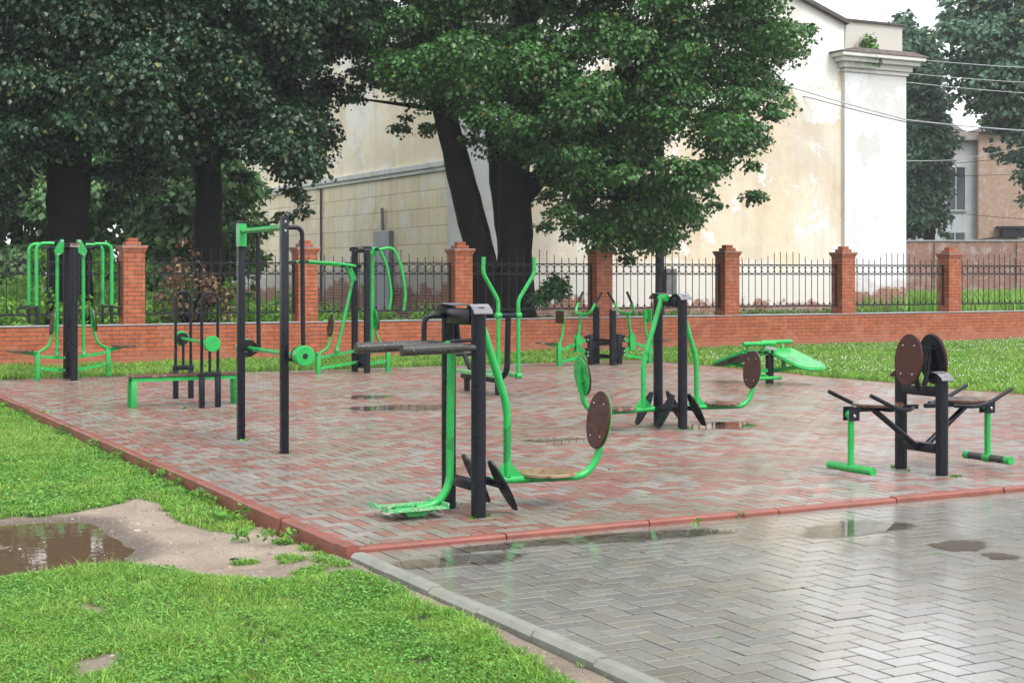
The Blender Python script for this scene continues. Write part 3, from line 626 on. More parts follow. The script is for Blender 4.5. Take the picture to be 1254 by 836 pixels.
# --- two machines with lever seats on parallel links
def link_half(t, s, legx, zt, zi):
    """outer leg, seat, back, parallel links to the posts"""
    part(t, 'leg', GREEN, lambda m: m.box(s*legx-.033, s*legx+.033, -.03, .03, zt-.43, zt, bev=.004))
    for dz, za in ((-.07, zi), (-.25, zi-.19)):
        part(t, 'link_bar', GREEN, lambda m: m.obox((s*(legx-.03), 0, zt+dz), (s*.05, 0, za), .036, .045))
        bolt(t, (s*(legx-.065), -.03, zt+dz), (0, 1, 0), .014); bolt(t, (s*.09, -.03, za), (0, 1, 0), .014)
    part(t, 'seat_bracket', GREEN, lambda m: (m.box(min(s*legx, s*(legx+.36)), max(s*legx, s*(legx+.36)), -.05, .05, zt-.005, zt+.012), m.plate([(s*legx, zt-.08), (s*legx, zt-.004), (s*(legx+.26), zt-.004)], .02, lambda u, v, w: (u, w, v))), smooth=0)
    seat(t, s*(legx+.26), 0, zt+.026, .21)
    tube(t, 'back_tube', GREEN, [(s*(legx-.01), 0, zt-.01), (s*(legx-.17), 0, zt+.08), (s*(legx-.225), 0, zt+.3), (s*(legx-.25), 0, zt+.46)], .021, fil=.1)
    backrest(t, s*(legx-.215), 0, zt+.45, s, .14, .13, .19)
def tall_posts(t, h, mat=RUST, dy=.27):
    for yy in (-dy, dy): post(t, 0, yy, h-.03, .055)
    part(t, 'top_beam', BLACK, lambda m: m.box(-.045, .045, -dy+.05, dy-.05, h-.11, h-.04, bev=.005)); cap_sheet(t, -dy, dy, h-.02, mat)
    part(t, 'link_plate', BLACK, lambda m: (m.box(-.075, .075, -.06, -.035, .08, .42), m.box(-.075, .075, .035, .06, .08, .42), m.box(-.03, .03, -dy+.05, dy-.05, .34, .4), m.box(-.03, .03, -dy+.05, dy-.05, .1, .16)), smooth=0)
t = thing('chest_press', 'leftmost green two-seat machine with four straight hanging handles before the wide dark trunk', 'exercise machine', (4.75, 23.55, 0), 0, 'outdoor exercise machines')
tall_posts(t, 2.1)
for s, lx, zt, zi in ((-1, .49, .43, .33), (1, .575, .475, .33)):
    link_half(t, s, lx, zt, zi)
    tube(t, 'lift_rod', GREEN, [(s*.2, 0, .37), (s*.195, 0, 1.9)], .027); bolt(t, (s*.2, -.03, .39), (0, 1, 0), .016)
    part(t, 'rod_foot', GREEN, lambda m: m.box(s*.2-.035, s*.2+.035, -.03, .03, .33, .43, bev=.004))
    [part(t, 'rocker_plate', GREEN, lambda m: m.plate([(s*.11, 1.95), (s*.10, 2.15), (s*.15, 2.15), (s*.25, 1.98), (s*.215, 1.87)], .012, lambda u, v, w: (u, q*.035+w, v)), smooth=0) for q in (-1, 1)]
    bolt(t, (s*.19, -.045, 1.92), (0, 1, 0), .016); bolt(t, (s*.13, -.045, 2.12), (0, 1, 0), .02)
    part(t, 'cross_shaft', BLACK, lambda m: (m.tube([(s*.04, 0, 2.02), (s*.36, 0, 2.02)], .026), m.tube([(s*.36, -.36, 2.03), (s*.36, .36, 2.03)], .026), m.tube([(s*.13, 0, 2.12), (s*.36, -.1, 2.11)], .018)))
    for q in (-1, 1):
        h = tube(t, 'handle_arm', GREEN, [(s*.3, q*.31, 2.08), (s*.56, q*.31, 2.08), (s*.56, q*.31, 1.14)], .027, fil=.12)
        part(h, 'hand_grip', GRIP, lambda m: (m.tube([(s*.56, q*.31, 1.16), (s*.56, q*.31, .86)], .024), m.tube([(s*.56, q*.31, 1.12), (s*.72, q*.31, 1.10)], .02)), 'black rubber grip')
t = thing('lat_pull_machine', 'green two-seat pulling machine with level arms left and curved hanging handles right', 'exercise machine', (9.36, 23.1, 0), 0, 'outdoor exercise machines')
tall_posts(t, 2.08, BLACK)
for s, lx, zt, zi in ((-1, .745, .33, .36), (1, .485, .425, .31)): link_half(t, s, lx, zt, zi)
tube(t, 'lift_rod', GREEN, [(-.42, 0, .36), (-.13, 0, 1.56)], .027); part(t, 'rod_foot', GREEN, lambda m: m.box(-.455, -.385, -.03, .03, .32, .42, bev=.004)); bolt(t, (-.42, -.03, .385), (0, 1, 0), .016)
[part(t, 'rocker_plate', GREEN, lambda m: m.plate([(-.07, 1.52), (-.16, 1.5), (-.27, 1.72), (-.25, 1.8), (-.2, 1.79)], .012, lambda u, v, w: (u, q*.035+w, v)), smooth=0) for q in (-1, 1)]; bolt(t, (-.11, -.045, 1.56), (0, 1, 0), .016)
part(t, 'pivot_bracket', BLACK, lambda m: (m.box(-.26, .0, -.03, .03, 1.72, 1.78), m.tube([(-.22, -.3, 1.75), (-.22, .3, 1.75)], .026)))
for q in (-1, 1):
    h = tube(t, 'pull_arm', GREEN, [(-.2, q*.28, 1.75), (-.5, q*.29, 1.79), (-1.02, q*.29, 1.82)], .024, fil=.1)
    part(h, 'hand_grip', GRIP, lambda m: m.tube([(-1.02, q*.29, 1.82), (-1.18, q*.29, 1.81)], .022), 'black rubber grip')
tube(t, 'lift_rod', GREEN, [(.2, 0, .34), (.205, 0, 1.98)], .03); part(t, 'rod_foot', GREEN, lambda m: m.box(.165, .235, -.03, .03, .3, .4, bev=.004)); bolt(t, (.2, -.04, .36), (0, 1, 0), .016)
part(t, 'rocker_plate', GREEN, lambda m: m.box(.14, .26, -.05, .05, 1.93, 2.05, bev=.006)); tube(t, 'cross_shaft', BLACK, [(.25, -.31, 2.03), (.25, .31, 2.03)], .026)
for q in (-1, 1):
    h = tube(t, 'handle_arm', GREEN, [(.2, q*.3, 2.02), (.45, q*.3, 2.07), (.6, q*.3, 1.75), (.68, q*.3, 1.28), (.64, q*.3, 1.02)], .026, fil=.12)
    part(h, 'hand_grip', GRIP, lambda m: m.tube([(.68, q*.3, 1.28), (.83, q*.3, 1.28)], .02), 'black rubber grip')
# --- rider pair
t = thing('rider_machine', 'pair of green rowing riders with U-shaped handlebars on low black posts, behind the middle machine', 'exercise machine', (14.05, 23.05, 0), 0, 'outdoor exercise machines')
for yy in (-.27, .3): post(t, 0, yy, 1.0, .062)
cap_sheet(t, -.27, .3, 1.02, RUST, .06, .05)
part(t, 'post_beam', BLACK, lambda m: (m.box(-.03, .03, -.22, .25, .4, .46), m.box(-.03, .03, -.22, .25, .12, .18), m.box(-.28, .28, -.03, .03, .34, .4), m.box(-.28, .28, -.03, .03, .11, .17)))
for s in (-1, 1):
    part(t, 'short_post', BLACK, lambda m: (m.box(s*.3-.045, s*.3+.045, -.04, .04, -.02, .54, bev=.006), m.box(s*.37-.03, s*.37+.03, -.045, .045, .15, .3), m.box(s*.37-.03, s*.37+.03, -.045, .045, .4, .52)))
    part(t, 'leg', GREEN, lambda m: m.box(s*.95-.035, s*.95+.035, -.032, .032, -.01, .40, bev=.004))
    for a, b_ in (((.93, .27), (.38, .45)), ((.93, .07), (.38, .17)), ((.57, .3), (.38, .23))):
        part(t, 'link_bar', GREEN, lambda m: m.obox((s*a[0], 0, a[1]), (s*b_[0], 0, b_[1]), .036, .05)); bolt(t, (s*(a[0]-.04), -.03, a[1]+.01), (0, 1, 0), .014); bolt(t, (s*b_[0], -.05, b_[1]), (0, 1, 0), .016)
    [part(t, 'lever_plate', GREEN, lambda m: m.plate([(s*.52, .24), (s*.62, .24), (s*.62, .5), (s*.57, .56), (s*.5, .5)], .012, lambda u, v, w: (u, q*.04+w, v)), smooth=0) for q in (-1, 1)]
    h = tube(t, 'handlebar_stem', GREEN, [(s*.57, 0, .42), (s*.48, 0, .92)], .026)
    k = tube(h, 'handlebar', GREEN, [(s*.38, -.3, 1.1), (s*.45, -.27, .96), (s*.475, -.2, .91), (s*.475, .2, .91), (s*.45, .27, .96), (s*.38, .3, 1.1)], .025, fil=.07)
    for q in (-1, 1): tube(h, 'hand_grip', GRIP, [(s*.38, q*.3, 1.1), (s*.26, q*.33, 1.3)], .023)
    part(t, 'seat_bracket', GREEN, lambda m: (m.plate([(s*.95, .3), (s*.95, .392), (s*1.25, .392)], .03, lambda u, v, w: (u, w, v)), m.box(min(s*.95, s*1.3), max(s*.95, s*1.3), -.05, .05, .388, .4)), smooth=0)
    seat(t, s*1.2, 0, .414, .2)
    tube(t, 'back_tube', GREEN, [(s*.95, 0, .38), (s*.9, 0, .46), (s*.865, 0, .6), (s*.86, 0, .98)], .022, fil=.09)
    o = part(t, 'backrest', PLY, lambda m: m.box(s*.93-.012, s*.93+.012, -.14, .14, .76, .97, bev=.004))
    part(o, 'backing_plate', GREEN, lambda m: (m.box(s*.91-.008, s*.91+.007, -.13, .13, .74, .98), m.box(min(s*.86, s*.905), max(s*.86, s*.905), -.03, .03, .8, .94)))
# --- cross-country stepper (two levers, end-on)
t = thing('cross_trainer', 'green walking trainer with two tall bent handles seen end-on, behind the nearest machine', 'exercise machine', (9.2, 18.1, 0), 0, 'outdoor exercise machines')
for yy in (-.32, .62): part(t, 'short_post', BLACK, lambda m: m.tube([(-.03, yy, -.02), (-.03, yy, .2)], .042, 16))
tube(t, 'base_tube', BLACK, [(-.03, .75, .2), (-.03, -.3, .2), (-.0, -.52, .3), (.0, -.56, 1.06)], .04, fil=.14)
tube(t, 'rear_strut', BLACK, [(-.03, .4, .2), (-.03, .72, .5)], .034)
tube(t, 'top_axle', BLACK, [(-.17, -.56, 1.07), (.17, -.56, 1.07)], .034)
tube(t, 'rear_axle', BLACK, [(-.22, .72, .5), (.22, .72, .5)], .028)
for s, dy in ((-1, .02), (1, -.04)):
    l = tube(t, 'lever', GREEN, [(s*.15, -.56, .27), (s*.15, -.56, 1.27), (s*.385, -.58, 1.63), (s*.375, -.58, 1.84)], .026, fil=.06)
    [part(l, 'pivot_sleeve', GREEN, lambda m: m.disc((s*.15, -.56, z), (1, 0, 0), .04, .08, 20)) for z in (1.07, .27)]
    part(t, 'pedal', GREENW, lambda m: m.box(s*.15-.055, s*.15+.055, -.53, .66, .25, .30, bev=.006))
    tube(t, 'crank', GREEN, [(s*.22, .72, .5), (s*.22, .66, .29)], .026)
# --- double sit-up bench
t = thing('sit_up_bench', 'two inclined green sit-up boards on one black post at the edge of the lawn', 'exercise bench', (13.73, 17.85, 0), 0, 'outdoor exercise machines')
post(t, 0.0, 0, .50, .06); part(t, 'cap_sheet', CAPM, lambda m: m.obox((-.0, .1, .545), (0, -.09, .5), .16, .005), smooth=0)
for s, xc in ((1, -.33), (-1, .26)):      # s=1 falls away from the camera, s=-1 towards it
    yh, yl = -s*.12, s*.78; zh, zl = .5, .26; w_ = .24
    d = Vector((0, yl-yh, zl-zh)).normalized(); n = Vector((0, -d.z, d.y)) if d.y > 0 else Vector((0, d.z, -d.y))
    out = [(0, -w_), (0, w_)]+[(L_*1.0, 0) for L_ in ()]; L = math.hypot(yl-yh, zl-zh)
    out = [(0, -w_), (L-.16, -w_), (L-.06, -w_+.05), (L, -w_+.14), (L, w_-.14), (L-.06, w_-.05), (L-.16, w_), (0, w_)]
    to3 = lambda u, v, w: Vector((xc+v, yh, zh))+d*u+n*w
    part(t, 'board', GREEN if s < 0 else [GREEN, PLY], lambda m: (m.plate(out, .02, to3), m.plate([(u*.96+.01, v*.9) for u, v in out], .012, lambda u, v, w: to3(u, v, w-.018), 1 if s > 0 else 0)), smooth=0)
    tube(t, 'board_frame', GREEN, [tuple(to3(u, v, -.02)) for u, v in out], .021, fil=.05)
    tube(t, 'under_tube', GREEN, [tuple(to3(L-.2, 0, -.03)), (xc*.3, 0, .2)], .026)
    r_ = tube(t, 'leg_roller', GREEN, [(xc-.29, yh-s*.06, .6), (xc+.29, yh-s*.06, .6)], .033)
    for q in (-.2, .1): tube(r_, 'roller_stem', GREEN, [(xc+q, yh-s*.06, .58), (xc+q, yh, .47)], .02)
    tube(t, 'foot_rest', GREEN, [(xc-.25, yh-s*.25, .11 if s > 0 else .16), (xc+.25, yh-s*.25, .11 if s > 0 else .16)], .025)
    part(t, 'side_arm', GREEN, lambda m: (m.box(min(0, xc), max(0, xc), -.03, .03, .42, .47), m.box(min(0, xc), max(0, xc), -.03, .03, .17, .22), m.obox((xc, 0, .2), (xc, yh-s*.25, .13), .04, .04), m.box(xc-.02, xc+.02, -.03, .03, .2, .46)))
# ================================================================== brick wall with pillars and iron railings
fx0 = 3.27; PS = 3.285
t = thing('brick_fence', 'low orange brick wall with square pillars and black iron railings behind the pad', 'fence', (0, YW, 0))
part(t, 'low_wall', BRICK, lambda m: m.box(-14, 44, 0, .36, -.3, .70, bev=.004), smooth=0)
def coping(m):
    x = -14
    while x < 44: m.box(x+.003, x+.997, -.018, .378, .702, .722+random.uniform(-.003, .004), bev=.006); x += 1.0
part(t, 'coping', COPING, coping, smooth=0)
def pil(m):
    m.box(-.1925, .1925, -.004, .381, .0, 2.03, bev=.004)
    m.box(-.212, .212, -.024, .401, 2.03, 2.0745, bev=.004); m.box(-.232, .232, -.044, .421, 2.0745, 2.118, bev=.004)
def cap(m):
    m.box(-.236, .236, -.048, .425, 2.12, 2.132, bev=.003, mi=1)
    m.box(-.135, .135, .055, .32, 2.132, 2.2, bev=.004); m.box(-.088, .088, .1, .275, 2.2, 2.268, bev=.004)
pm = MB(); pil(pm); cm = MB(); cap(cm)
def rail(m):
    h = PS/2-.1925; L = 2*h; n = 15
    for z, a in ((.90, .018), (1.62, .014), (1.835, .014)): m.box(-h+.02, h-.02, .17, .17+a, z-a/2-.004, z+a/2+.004)
    for x in (-h+.035, h-.035): m.box(x-.018, x+.018, .163, .197, .87, 1.86)
    for x in (-h, h):
        for z in (1.0, 1.72): m.box(x-.012 if x > 0 else x-.004, x+.004 if x > 0 else x+.012, .168, .192, z-.012, z+.012); m.box(min(x, x*.975), max(x, x*.975), .172, .188, z-.009, z+.009)
    for i in range(n):
        x = -h+.035+(L-.07)*(i+1)/(n+1); top = 1.975+(.14 if 5 <= i <= 9 else .05 if i in (4, 10) else 0)+random.gauss(0, .008)
        lean = random.gauss(0, .006)
        m.box(x-.0065, x+.0065, .1735, .1865, .9, 1.85)
        m.obox((x, .18, 1.85), (x+lean, .18, top), .012, .012)
        m.obox((x-.016, .18, .93), (x, .18, .985), .008, .008); m.obox((x+.016, .18, .93), (x, .18, .985), .008, .008)
    st = (L-.07)/(n+1)
    for i in range(n+1):
        x = -h+.035+st*(i+.5)
        m.tube([(x+.083*math.cos(a), .18, 1.7275+.09*math.sin(a)) for a in np.linspace(0, 2*math.pi, 21)], .0085, 6, cap=False)
        m.tube([(x+.083*math.cos(a), .18, 1.005+.09*math.sin(a)) for a in np.linspace(math.pi, 2*math.pi, 11)], .006, 6)
p0 = pm.build('pillar', BRICK, t, smooth=0); c0 = cm.build('pillar_cap', [BRICK, COPING], p0, smooth=0)
rm = MB(); rail(rm); r0 = rm.build('railing_panel', IRON, t, smooth=40)
for i in range(-3, 12):
    if i == -3: p = p0
    else:
        p = p0.copy(); COL.objects.link(p); p.parent = t; c = c0.copy(); COL.objects.link(c); c.parent = p
    p.location = (fx0+PS*i, 0, 0)
    r = r0 if i == -3 else r0.copy()
    if i > -3: COL.objects.link(r); r.parent = t
    r.location = (fx0+PS*(i+.5), 0, 0)
# ================================================================== buildings
def stucco(name, base, base2, peel, low_z, low_c, brickz=None, blocks=False):
    m, nt, b = newmat(name); w = worldco(nt); sp = nd(nt, 'ShaderNodeSeparateXYZ'); nt.links.new(w, sp.inputs[0]); z = sp.outputs[2]
    col = mixc(nt, ramp(nt, noise(nt, .5, w, 7, .65), [(.38, (0, 0, 0)), (.62, (1, 1, 1))]), base, base2)
    col = mixc(nt, ramp(nt, noise(nt, .23, w, 7, .7), [(.5, (0, 0, 0)), (.62, (.75,)*3)]), col, tuple(.5*x+.5*y for x, y in zip(base, peel)))
    mp = nd(nt, 'ShaderNodeMapping'); mp.inputs['Scale'].default_value = (1.2, 1.2, .16); nt.links.new(w, mp.inputs[0])
    col = mixc(nt, ramp(nt, noise(nt, 1.2, mp.outputs[0], 6, .7), [(.5, (0, 0, 0)), (.78, (.5,)*3)]), col, tuple(x*.62 for x in base2))   # run-off streaks
    col = mixc(nt, ramp(nt, noise(nt, .85, w, 8, .68), [(.575, (0, 0, 0)), (.595, (.85,)*3)]), col, peel)
    hi = math_n(nt, 'ADD', math_n(nt, 'MULTIPLY', z, .07), math_n(nt, 'MULTIPLY', noise(nt, .45, w, 8, .7), .8))
    col = mixc(nt, ramp(nt, hi, [(.865, (0, 0, 0)), (.885, (.85,)*3)]), col, peel)
    col = mixc(nt, ramp(nt, noise(nt, .33, w, 8, .75), [(.52, (0, 0, 0)), (.66, (.5,)*3)]), col, (.47, .43, .37))
    h = noise(nt, 6, w, 6, .7)
    if blocks:
        cb = nd(nt, 'ShaderNodeCombineXYZ'); nt.links.new(sp.outputs[1], cb.inputs[0]); nt.links.new(math_n(nt, 'ADD', z, -.05), cb.inputs[1])
        br = nd(nt, 'ShaderNodeTexBrick'); br.offset = .5; br.inputs['Scale'].default_value = 1; br.inputs['Brick Width'].default_value = 1.05; br.inputs['Row Height'].default_value = .475
        br.inputs['Mortar Size'].default_value = .016; br.inputs['Mortar Smooth'].default_value = .3; nt.links.new(cb.outputs[0], br.inputs['Vector'])
        br.inputs['Color1'].default_value = (1, 1, 1, 1); br.inputs['Color2'].default_value = (.93, .92, .9, 1); br.inputs['Mortar'].default_value = (.72, .64, .54, 1)
        on = math_n(nt, 'LESS_THAN', z, 4.45); col = mixc(nt, on, col, mixc(nt, 1.0, col, br.outputs['Color'], 'MULTIPLY'))
        h = math_n(nt, 'SUBTRACT', math_n(nt, 'MULTIPLY', h, .4), math_n(nt, 'MULTIPLY', br.outputs['Fac'], on))
    zz = math_n(nt, 'ADD', z, math_n(nt, 'MULTIPLY', math_n(nt, 'SUBTRACT', noise(nt, 1.1, w, 7, .68), .5), 2.2))
    k = math_n(nt, 'MULTIPLY', zz, .1)
    col = mixc(nt, ramp(nt, k, [(low_z/10, (1, 1, 1)), (low_z/10+.02, (0, 0, 0))]), col, low_c)
    if brickz:
        bk = nd(nt, 'ShaderNodeTexBrick'); bk.inputs['Scale'].default_value = 1; bk.inputs['Brick Width'].default_value = .27; bk.inputs['Row Height'].default_value = .085; bk.inputs['Mortar Size'].default_value = .01
        bk.inputs['Color1'].default_value = (.27, .1, .06, 1); bk.inputs['Color2'].default_value = (.2, .075, .05, 1); bk.inputs['Mortar'].default_value = (.3, .26, .22, 1)
        c2 = nd(nt, 'ShaderNodeCombineXYZ'); nt.links.new(math_n(nt, 'ADD', sp.outputs[0], sp.outputs[1]), c2.inputs[0]); nt.links.new(z, c2.inputs[1]); nt.links.new(c2.outputs[0], bk.inputs['Vector'])
        col = mixc(nt, ramp(nt, k, [(brickz/10, (1, 1, 1)), (brickz/10+.012, (0, 0, 0))]), col, bk.outputs['Color'])
    nt.links.new(col, b.inputs['Base Color']); b.inputs['Roughness'].default_value = .85
    bump(nt, h, .5, .03, b); return m
YEL = stucco('faded_yellow_stucco', (.66, .585, .455), (.61, .49, .34), (.76, .75, .73), 1.75, (.62, .59, .54), .75)
WHT = stucco('white_limewash', (.68, .69, .69), (.61, .625, .63), (.55, .54, .52), 1.3, (.5, .48, .46), 1.1)
CRM = stucco('cream_block_render', (.86, .765, .57), (.78, .67, .48), (.84, .81, .74), 1.7, (.45, .42, .38), 1.15, True)
GREYP = stucco('grey_parapet_render', (.42, .4, .37), (.33, .31, .29), (.5, .47, .43), .0, (.4, .4, .4))
ROOFM = plain('dark_roof_sheet', (.04, .035, .035), .4, (.08, .05, .045), 6)
DOORM = plain('grey_steel_door', (.25, .28, .31), .45, (.21, .24, .27), 3)
BX0, BX1, BY0, BY1 = 16.6, 32.0, 35.0, 52.0
t = thing('stucco_building', 'large peeling yellow stucco gable building with white corner piers and cream block side wall', 'building', (24, 43, .4))
def B(name, mat, fn, label=None, parent=None, smooth=0):
    mb = MB(); fn(mb); mb.v = [(x-24, y-43, z-.4) for x, y, z in mb.v]; return mb.build(name, mat, parent or t, label, smooth)
gab = [(BX0+.1, .2), (BX1-.1, .2), (BX1-.1, 8.25), (29.7, 8.25), (29.7, 9.12), (24.3, 10.95), (18.9, 9.12), (18.9, 8.25), (BX0+.1, 8.25)]
B('gable_wall', YEL, lambda m: m.plate(gab, .5, lambda u, v, w: (u, BY0+.25+w, v)), 'faded yellow gable wall with peeled patches')
B('side_wall', CRM, lambda m: m.box(BX0+.02, BX0+.4, BY0+.1, BY1, .2, 9.0), 'cream side wall lined out as stone blocks')
B('side_wall', CRM, lambda m: m.box(BX1-.4, BX1-.12, BY0+.5, BY1, .2, 8.6)); B('rear_wall', CRM, lambda m: m.box(BX0+.4, BX1-.4, BY1-.3, BY1-.01, .2, 8.8))
B('corner_pier', WHT, lambda m: m.box(29.6, BX1, BY0-.14, BY0+1.5, .2, 7.66), 'white corner pier under the cornice')
B('corner_pier', WHT, lambda m: m.box(BX0, 18.9, BY0-.14, BY0+.05, .2, 7.66))
B('plinth', OLDBRICK, lambda m: m.box(18.9, 29.6, BY0-.1, BY0-.003, .2, .72))
B('string_course', WHT, lambda m: (m.box(BX0-.1, BX0+.1, BY0+.06, BY1, 4.42, 4.58, bev=.02), m.box(BX0-.05, BX0+.1, BY0+.06, BY1, 4.32, 4.418)))
def corn(m, xa, xb):
    for z0, z1, e in ((7.66, 7.78, .06), (7.782, 7.95, .14), (7.952, 8.08, .3), (8.082, 8.2, .42)): m.box(xa-e, xb+e, BY0-.14-e, BY0+1.5, z0, z1, bev=.02)
CORN = stucco('worn_cornice', (.56, .55, .52), (.4, .38, .35), (.62, .61, .58), .1, (.4, .4, .4))
o = B('cornice', CORN, lambda m: corn(m, 29.6, BX1), 'weathered white moulded cornice'); B('flashing', plain('brown_flashing', (.13, .1, .09), .5, (.2, .17, .15), 5), lambda m: m.plate([(29.1, 8.205), (32.5, 8.205), (32.5, 8.225), (31.9, 8.33), (29.6, 8.33), (29.1, 8.225)], .62, lambda u, v, w: (u, BY0-.28+w, v)), None)
B('cornice', CORN, lambda m: corn(m, BX0, 18.9))
B('parapet', GREYP, lambda m: m.box(29.72, 31.95, BY0-.02, BY0+.6, 8.3, 9.2)); B('parapet', GREYP, lambda m: m.box(BX0+.1, 18.88, BY0-.02, BY0+.6, 8.3, 9.2))
B('parapet_cap', ROOFM, lambda m: m.box(29.65, 32.05, BY0-.1, BY0+.68, 9.2, 9.26))
B('roof', ROOFM, lambda m: (m.obox((24.3, BY0-.12, 11.0), (24.3, BY1, 11.0), .1, .1), [m.add([(24.3, BY0-.18, 11.08), (24.3+s*5.45, BY0-.18, 9.2), (24.3+s*7.8, BY1, 8.8), (24.3, BY1, 11.08), (24.3, BY0-.18, 10.96), (24.3+s*5.45, BY0-.18, 9.08), (24.3+s*7.8, BY1, 8.68), (24.3, BY1, 10.96)], [(0, 1, 2, 3), (4, 7, 6, 5), (0, 4, 5, 1), (1, 5, 6, 2), (2, 6, 7, 3), (3, 7, 4, 0)]) for s in (-1, 1)]))
d = B('door', DOORM, lambda m: (m.box(BX0-.12, BX0+.02, 38.6, 39.75, .6, 2.85, bev=.01),), 'plain grey steel door in the cream side wall')
B('door_step', COPING, lambda m: m.box(BX0-.5, BX0, 38.5, 39.85, .3, .62, bev=.01)); B('vent_pipe', COPING, lambda m: m.tube([(BX0-.05, 39.2, 2.86), (BX0-.07, 39.2, 3.5)], .05, 10))
B('cable_conduit', ROOFM, lambda m: m.tube([(BX0-.03, 44.2, .6), (BX0-.03, 44.2, 4.3)], .035, 8))
def local(name, label, cat, px, d, z=.4, rz=-math.atan2(SA, CA)):
    p = at_depth(px, 337, d); return thing(name, label, cat, (p.x, p.y, z), rz)
SIDING = stucco('pale_grey_siding', (.42, .45, .47), (.36, .39, .42), (.46, .48, .49), .3, (.4, .4, .4)); GLASS = plain('dark_window_glass', (.03, .035, .045), .08, (.05, .055, .06)); WFR = plain('grey_window_frame', (.4, .43, .46), .5)
def win(t, x, y, z, w, h):
    f = part(t, 'window', WFR, lambda m: (m.box(x-w/2-.08, x-w/2, y-.06, y+.02, z-.08, z+h+.08), m.box(x+w/2, x+w/2+.08, y-.06, y+.02, z-.08, z+h+.08), m.box(x-w/2, x+w/2, y-.06, y+.02, z+h, z+h+.08), m.box(x-w/2, x+w/2, y-.1, y+.02, z-.08, z), m.box(x-.03, x+.03, y-.05, y+.02, z, z+h)), smooth=0)
    part(f, 'pane', GLASS, lambda m: m.box(x-w/2, x+w/2, y-.02, y+.015, z, z+h), smooth=0)
t = local('grey_house', 'distant pale grey house with brick wing and windows behind the trees on the right', 'house', 1195, 78)
part(t, 'front_wall', SIDING, lambda m: m.box(-3.6, 0, 0, 9, 0, 8.2), 'pale grey boarded wall', 0)
part(t, 'brick_wing', FARBRICK, lambda m: m.box(.02, 9, -.4, 9, 0, 8.6), 'orange brick wing', 0)
part(t, 'roof', plain('grey_brown_eave', (.3, .27, .25), .6), lambda m: (m.box(-3.9, -.0, -.4, 9.3, 8.2, 8.45), m.plate([(-3.9, 8.45), (-.2, 8.45), (-1.6, 9.4)], 8, lambda u, v, w: (u, 4+w, v)), m.box(.02, 9.3, -.8, 9.3, 8.6, 8.8)), smooth=0)
win(t, -1.05, 0, 4.6, .95, 2.2); win(t, -1.1, 0, 1.2, 1.0, 2.2)
part(t, 'door', plain('white_door', (.6, .63, .66), .5), lambda m: m.box(2.0, 3.2, -.47, -.38, .4, 3.3, bev=.02), smooth=0)
part(t, 'canopy_unit', IRON, lambda m: (m.box(.9, 2.6, -1.0, -.4, 3.6, 3.72), m.box(1.1, 1.9, -.9, -.4, 3.15, 3.6, bev=.03), m.tube([(-.6, -.6, 2.95), (1.2, -.7, 3.2)], .035, 8), m.disc((2.2, -.8, 3.35), (0, 1, 0), .22, .12, 16)), smooth=0)
t = local('pale_building', 'pale grey-white building glimpsed between the dark left tree and the cream wall', 'building', 276, 66)
part(t, 'wall', WHT, lambda m: m.box(-1.6, 3.2, 0, 6, 0, 9), smooth=0); part(t, 'roof', ROOFM, lambda m: m.box(-1.9, 3.5, -.3, 6.3, 9, 9.25), smooth=0); win(t, .1, 0, 5.2, .8, 1.6)
p = at_depth(1085, 337, 63); t = thing('garden_wall', 'long weathered brick yard wall with whitish patches, beyond the grass on the right', 'wall', (p.x, p.y, .3), -math.atan2(SA, CA)+R(-3))
part(t, 'brickwork', OLDBRICK, lambda m: m.box(0, 22, 0, .4, 0, 2.72), smooth=0); part(t, 'coping', COPING, lambda m: m.box(-.02, 22, -.05, .45, 2.722, 2.78), smooth=0)
for k in range(6): part(t, 'buttress', OLDBRICK, lambda m: m.box(2.0+k*3.4, 2.35+k*3.4, -.09, -.003, 0, 2.66), smooth=0)
pth = MB(); pth.add([(20, 30.6, .462), (60, 30.6, .462), (60, 34.1, .462), (20, 34.1, .462)], [(0, 1, 2, 3)]); tag(pth.build('path', plain('pale_path', (.36, .35, .34), .5), smooth=0), kind='structure')
# utility pole behind the railing
p = at_depth(808, 337, 33.6); t = thing('utility_pole', 'slim dark utility pole with grey meter box rising behind the railing beside the leafy tree', 'pole', (p.x, p.y, .4))
part(t, 'shaft', plain('tarred_pole', (.03, .028, .028), .6), lambda m: m.tube([(0, 0, 0), (0, 0, 8.2)], .105, 14, r2=.085)); part(t, 'meter_box', COPING, lambda m: m.box(.08, .36, -.16, .1, .78, 1.35, bev=.02), smooth=0)
# overhead cables
def cable(pts, d, r, label, dark=True, closed=None):
    P3 = [at_depth(x, y, dd) for (x, y), dd in zip(pts, d)]; out = []
    for i in range(len(P3)-1):
        for k in range(8): u = k/8; q = P3[i].lerp(P3[i+1], u); q.z -= .35*u*(1-u)*(P3[i+1]-P3[i]).length/12; out.append(q)
    out.append(P3[-1]); mb = MB(); mb.tube(out, r, 6)
    tag(mb.build('overhead_cable', CAB if not dark else IRON), label, 'cable', 'overhead cables on the right')
CAB = plain('pale_cable_sheath', (.4, .42, .45), .5)
cable([(700, 40), (940, 98), (1111, 147), (1254, 160), (1500, 172)], (45, 44, 43, 42, 41), .02, 'thickest cable, sagging across the yellow wall and over the white pier', False)
cable([(800, 70), (1000, 122), (1111, 150), (1254, 169), (1500, 190)], (45, 44, 43, 42, 41), .012, 'thin cable just below the thickest one, crossing the white pier')
cable([(1095, 70), (1254, 83), (1500, 100)], (50, 49, 48), .014, 'topmost cable right of the cornice', False)
cable([(1095, 88), (1254, 101), (1500, 118)], (50, 49, 48), .013, 'second cable from the top right of the cornice', False)
cable([(1095, 99), (1254, 114), (1500, 132)], (50, 49, 48), .013, 'third cable from the top right of the cornice', False)
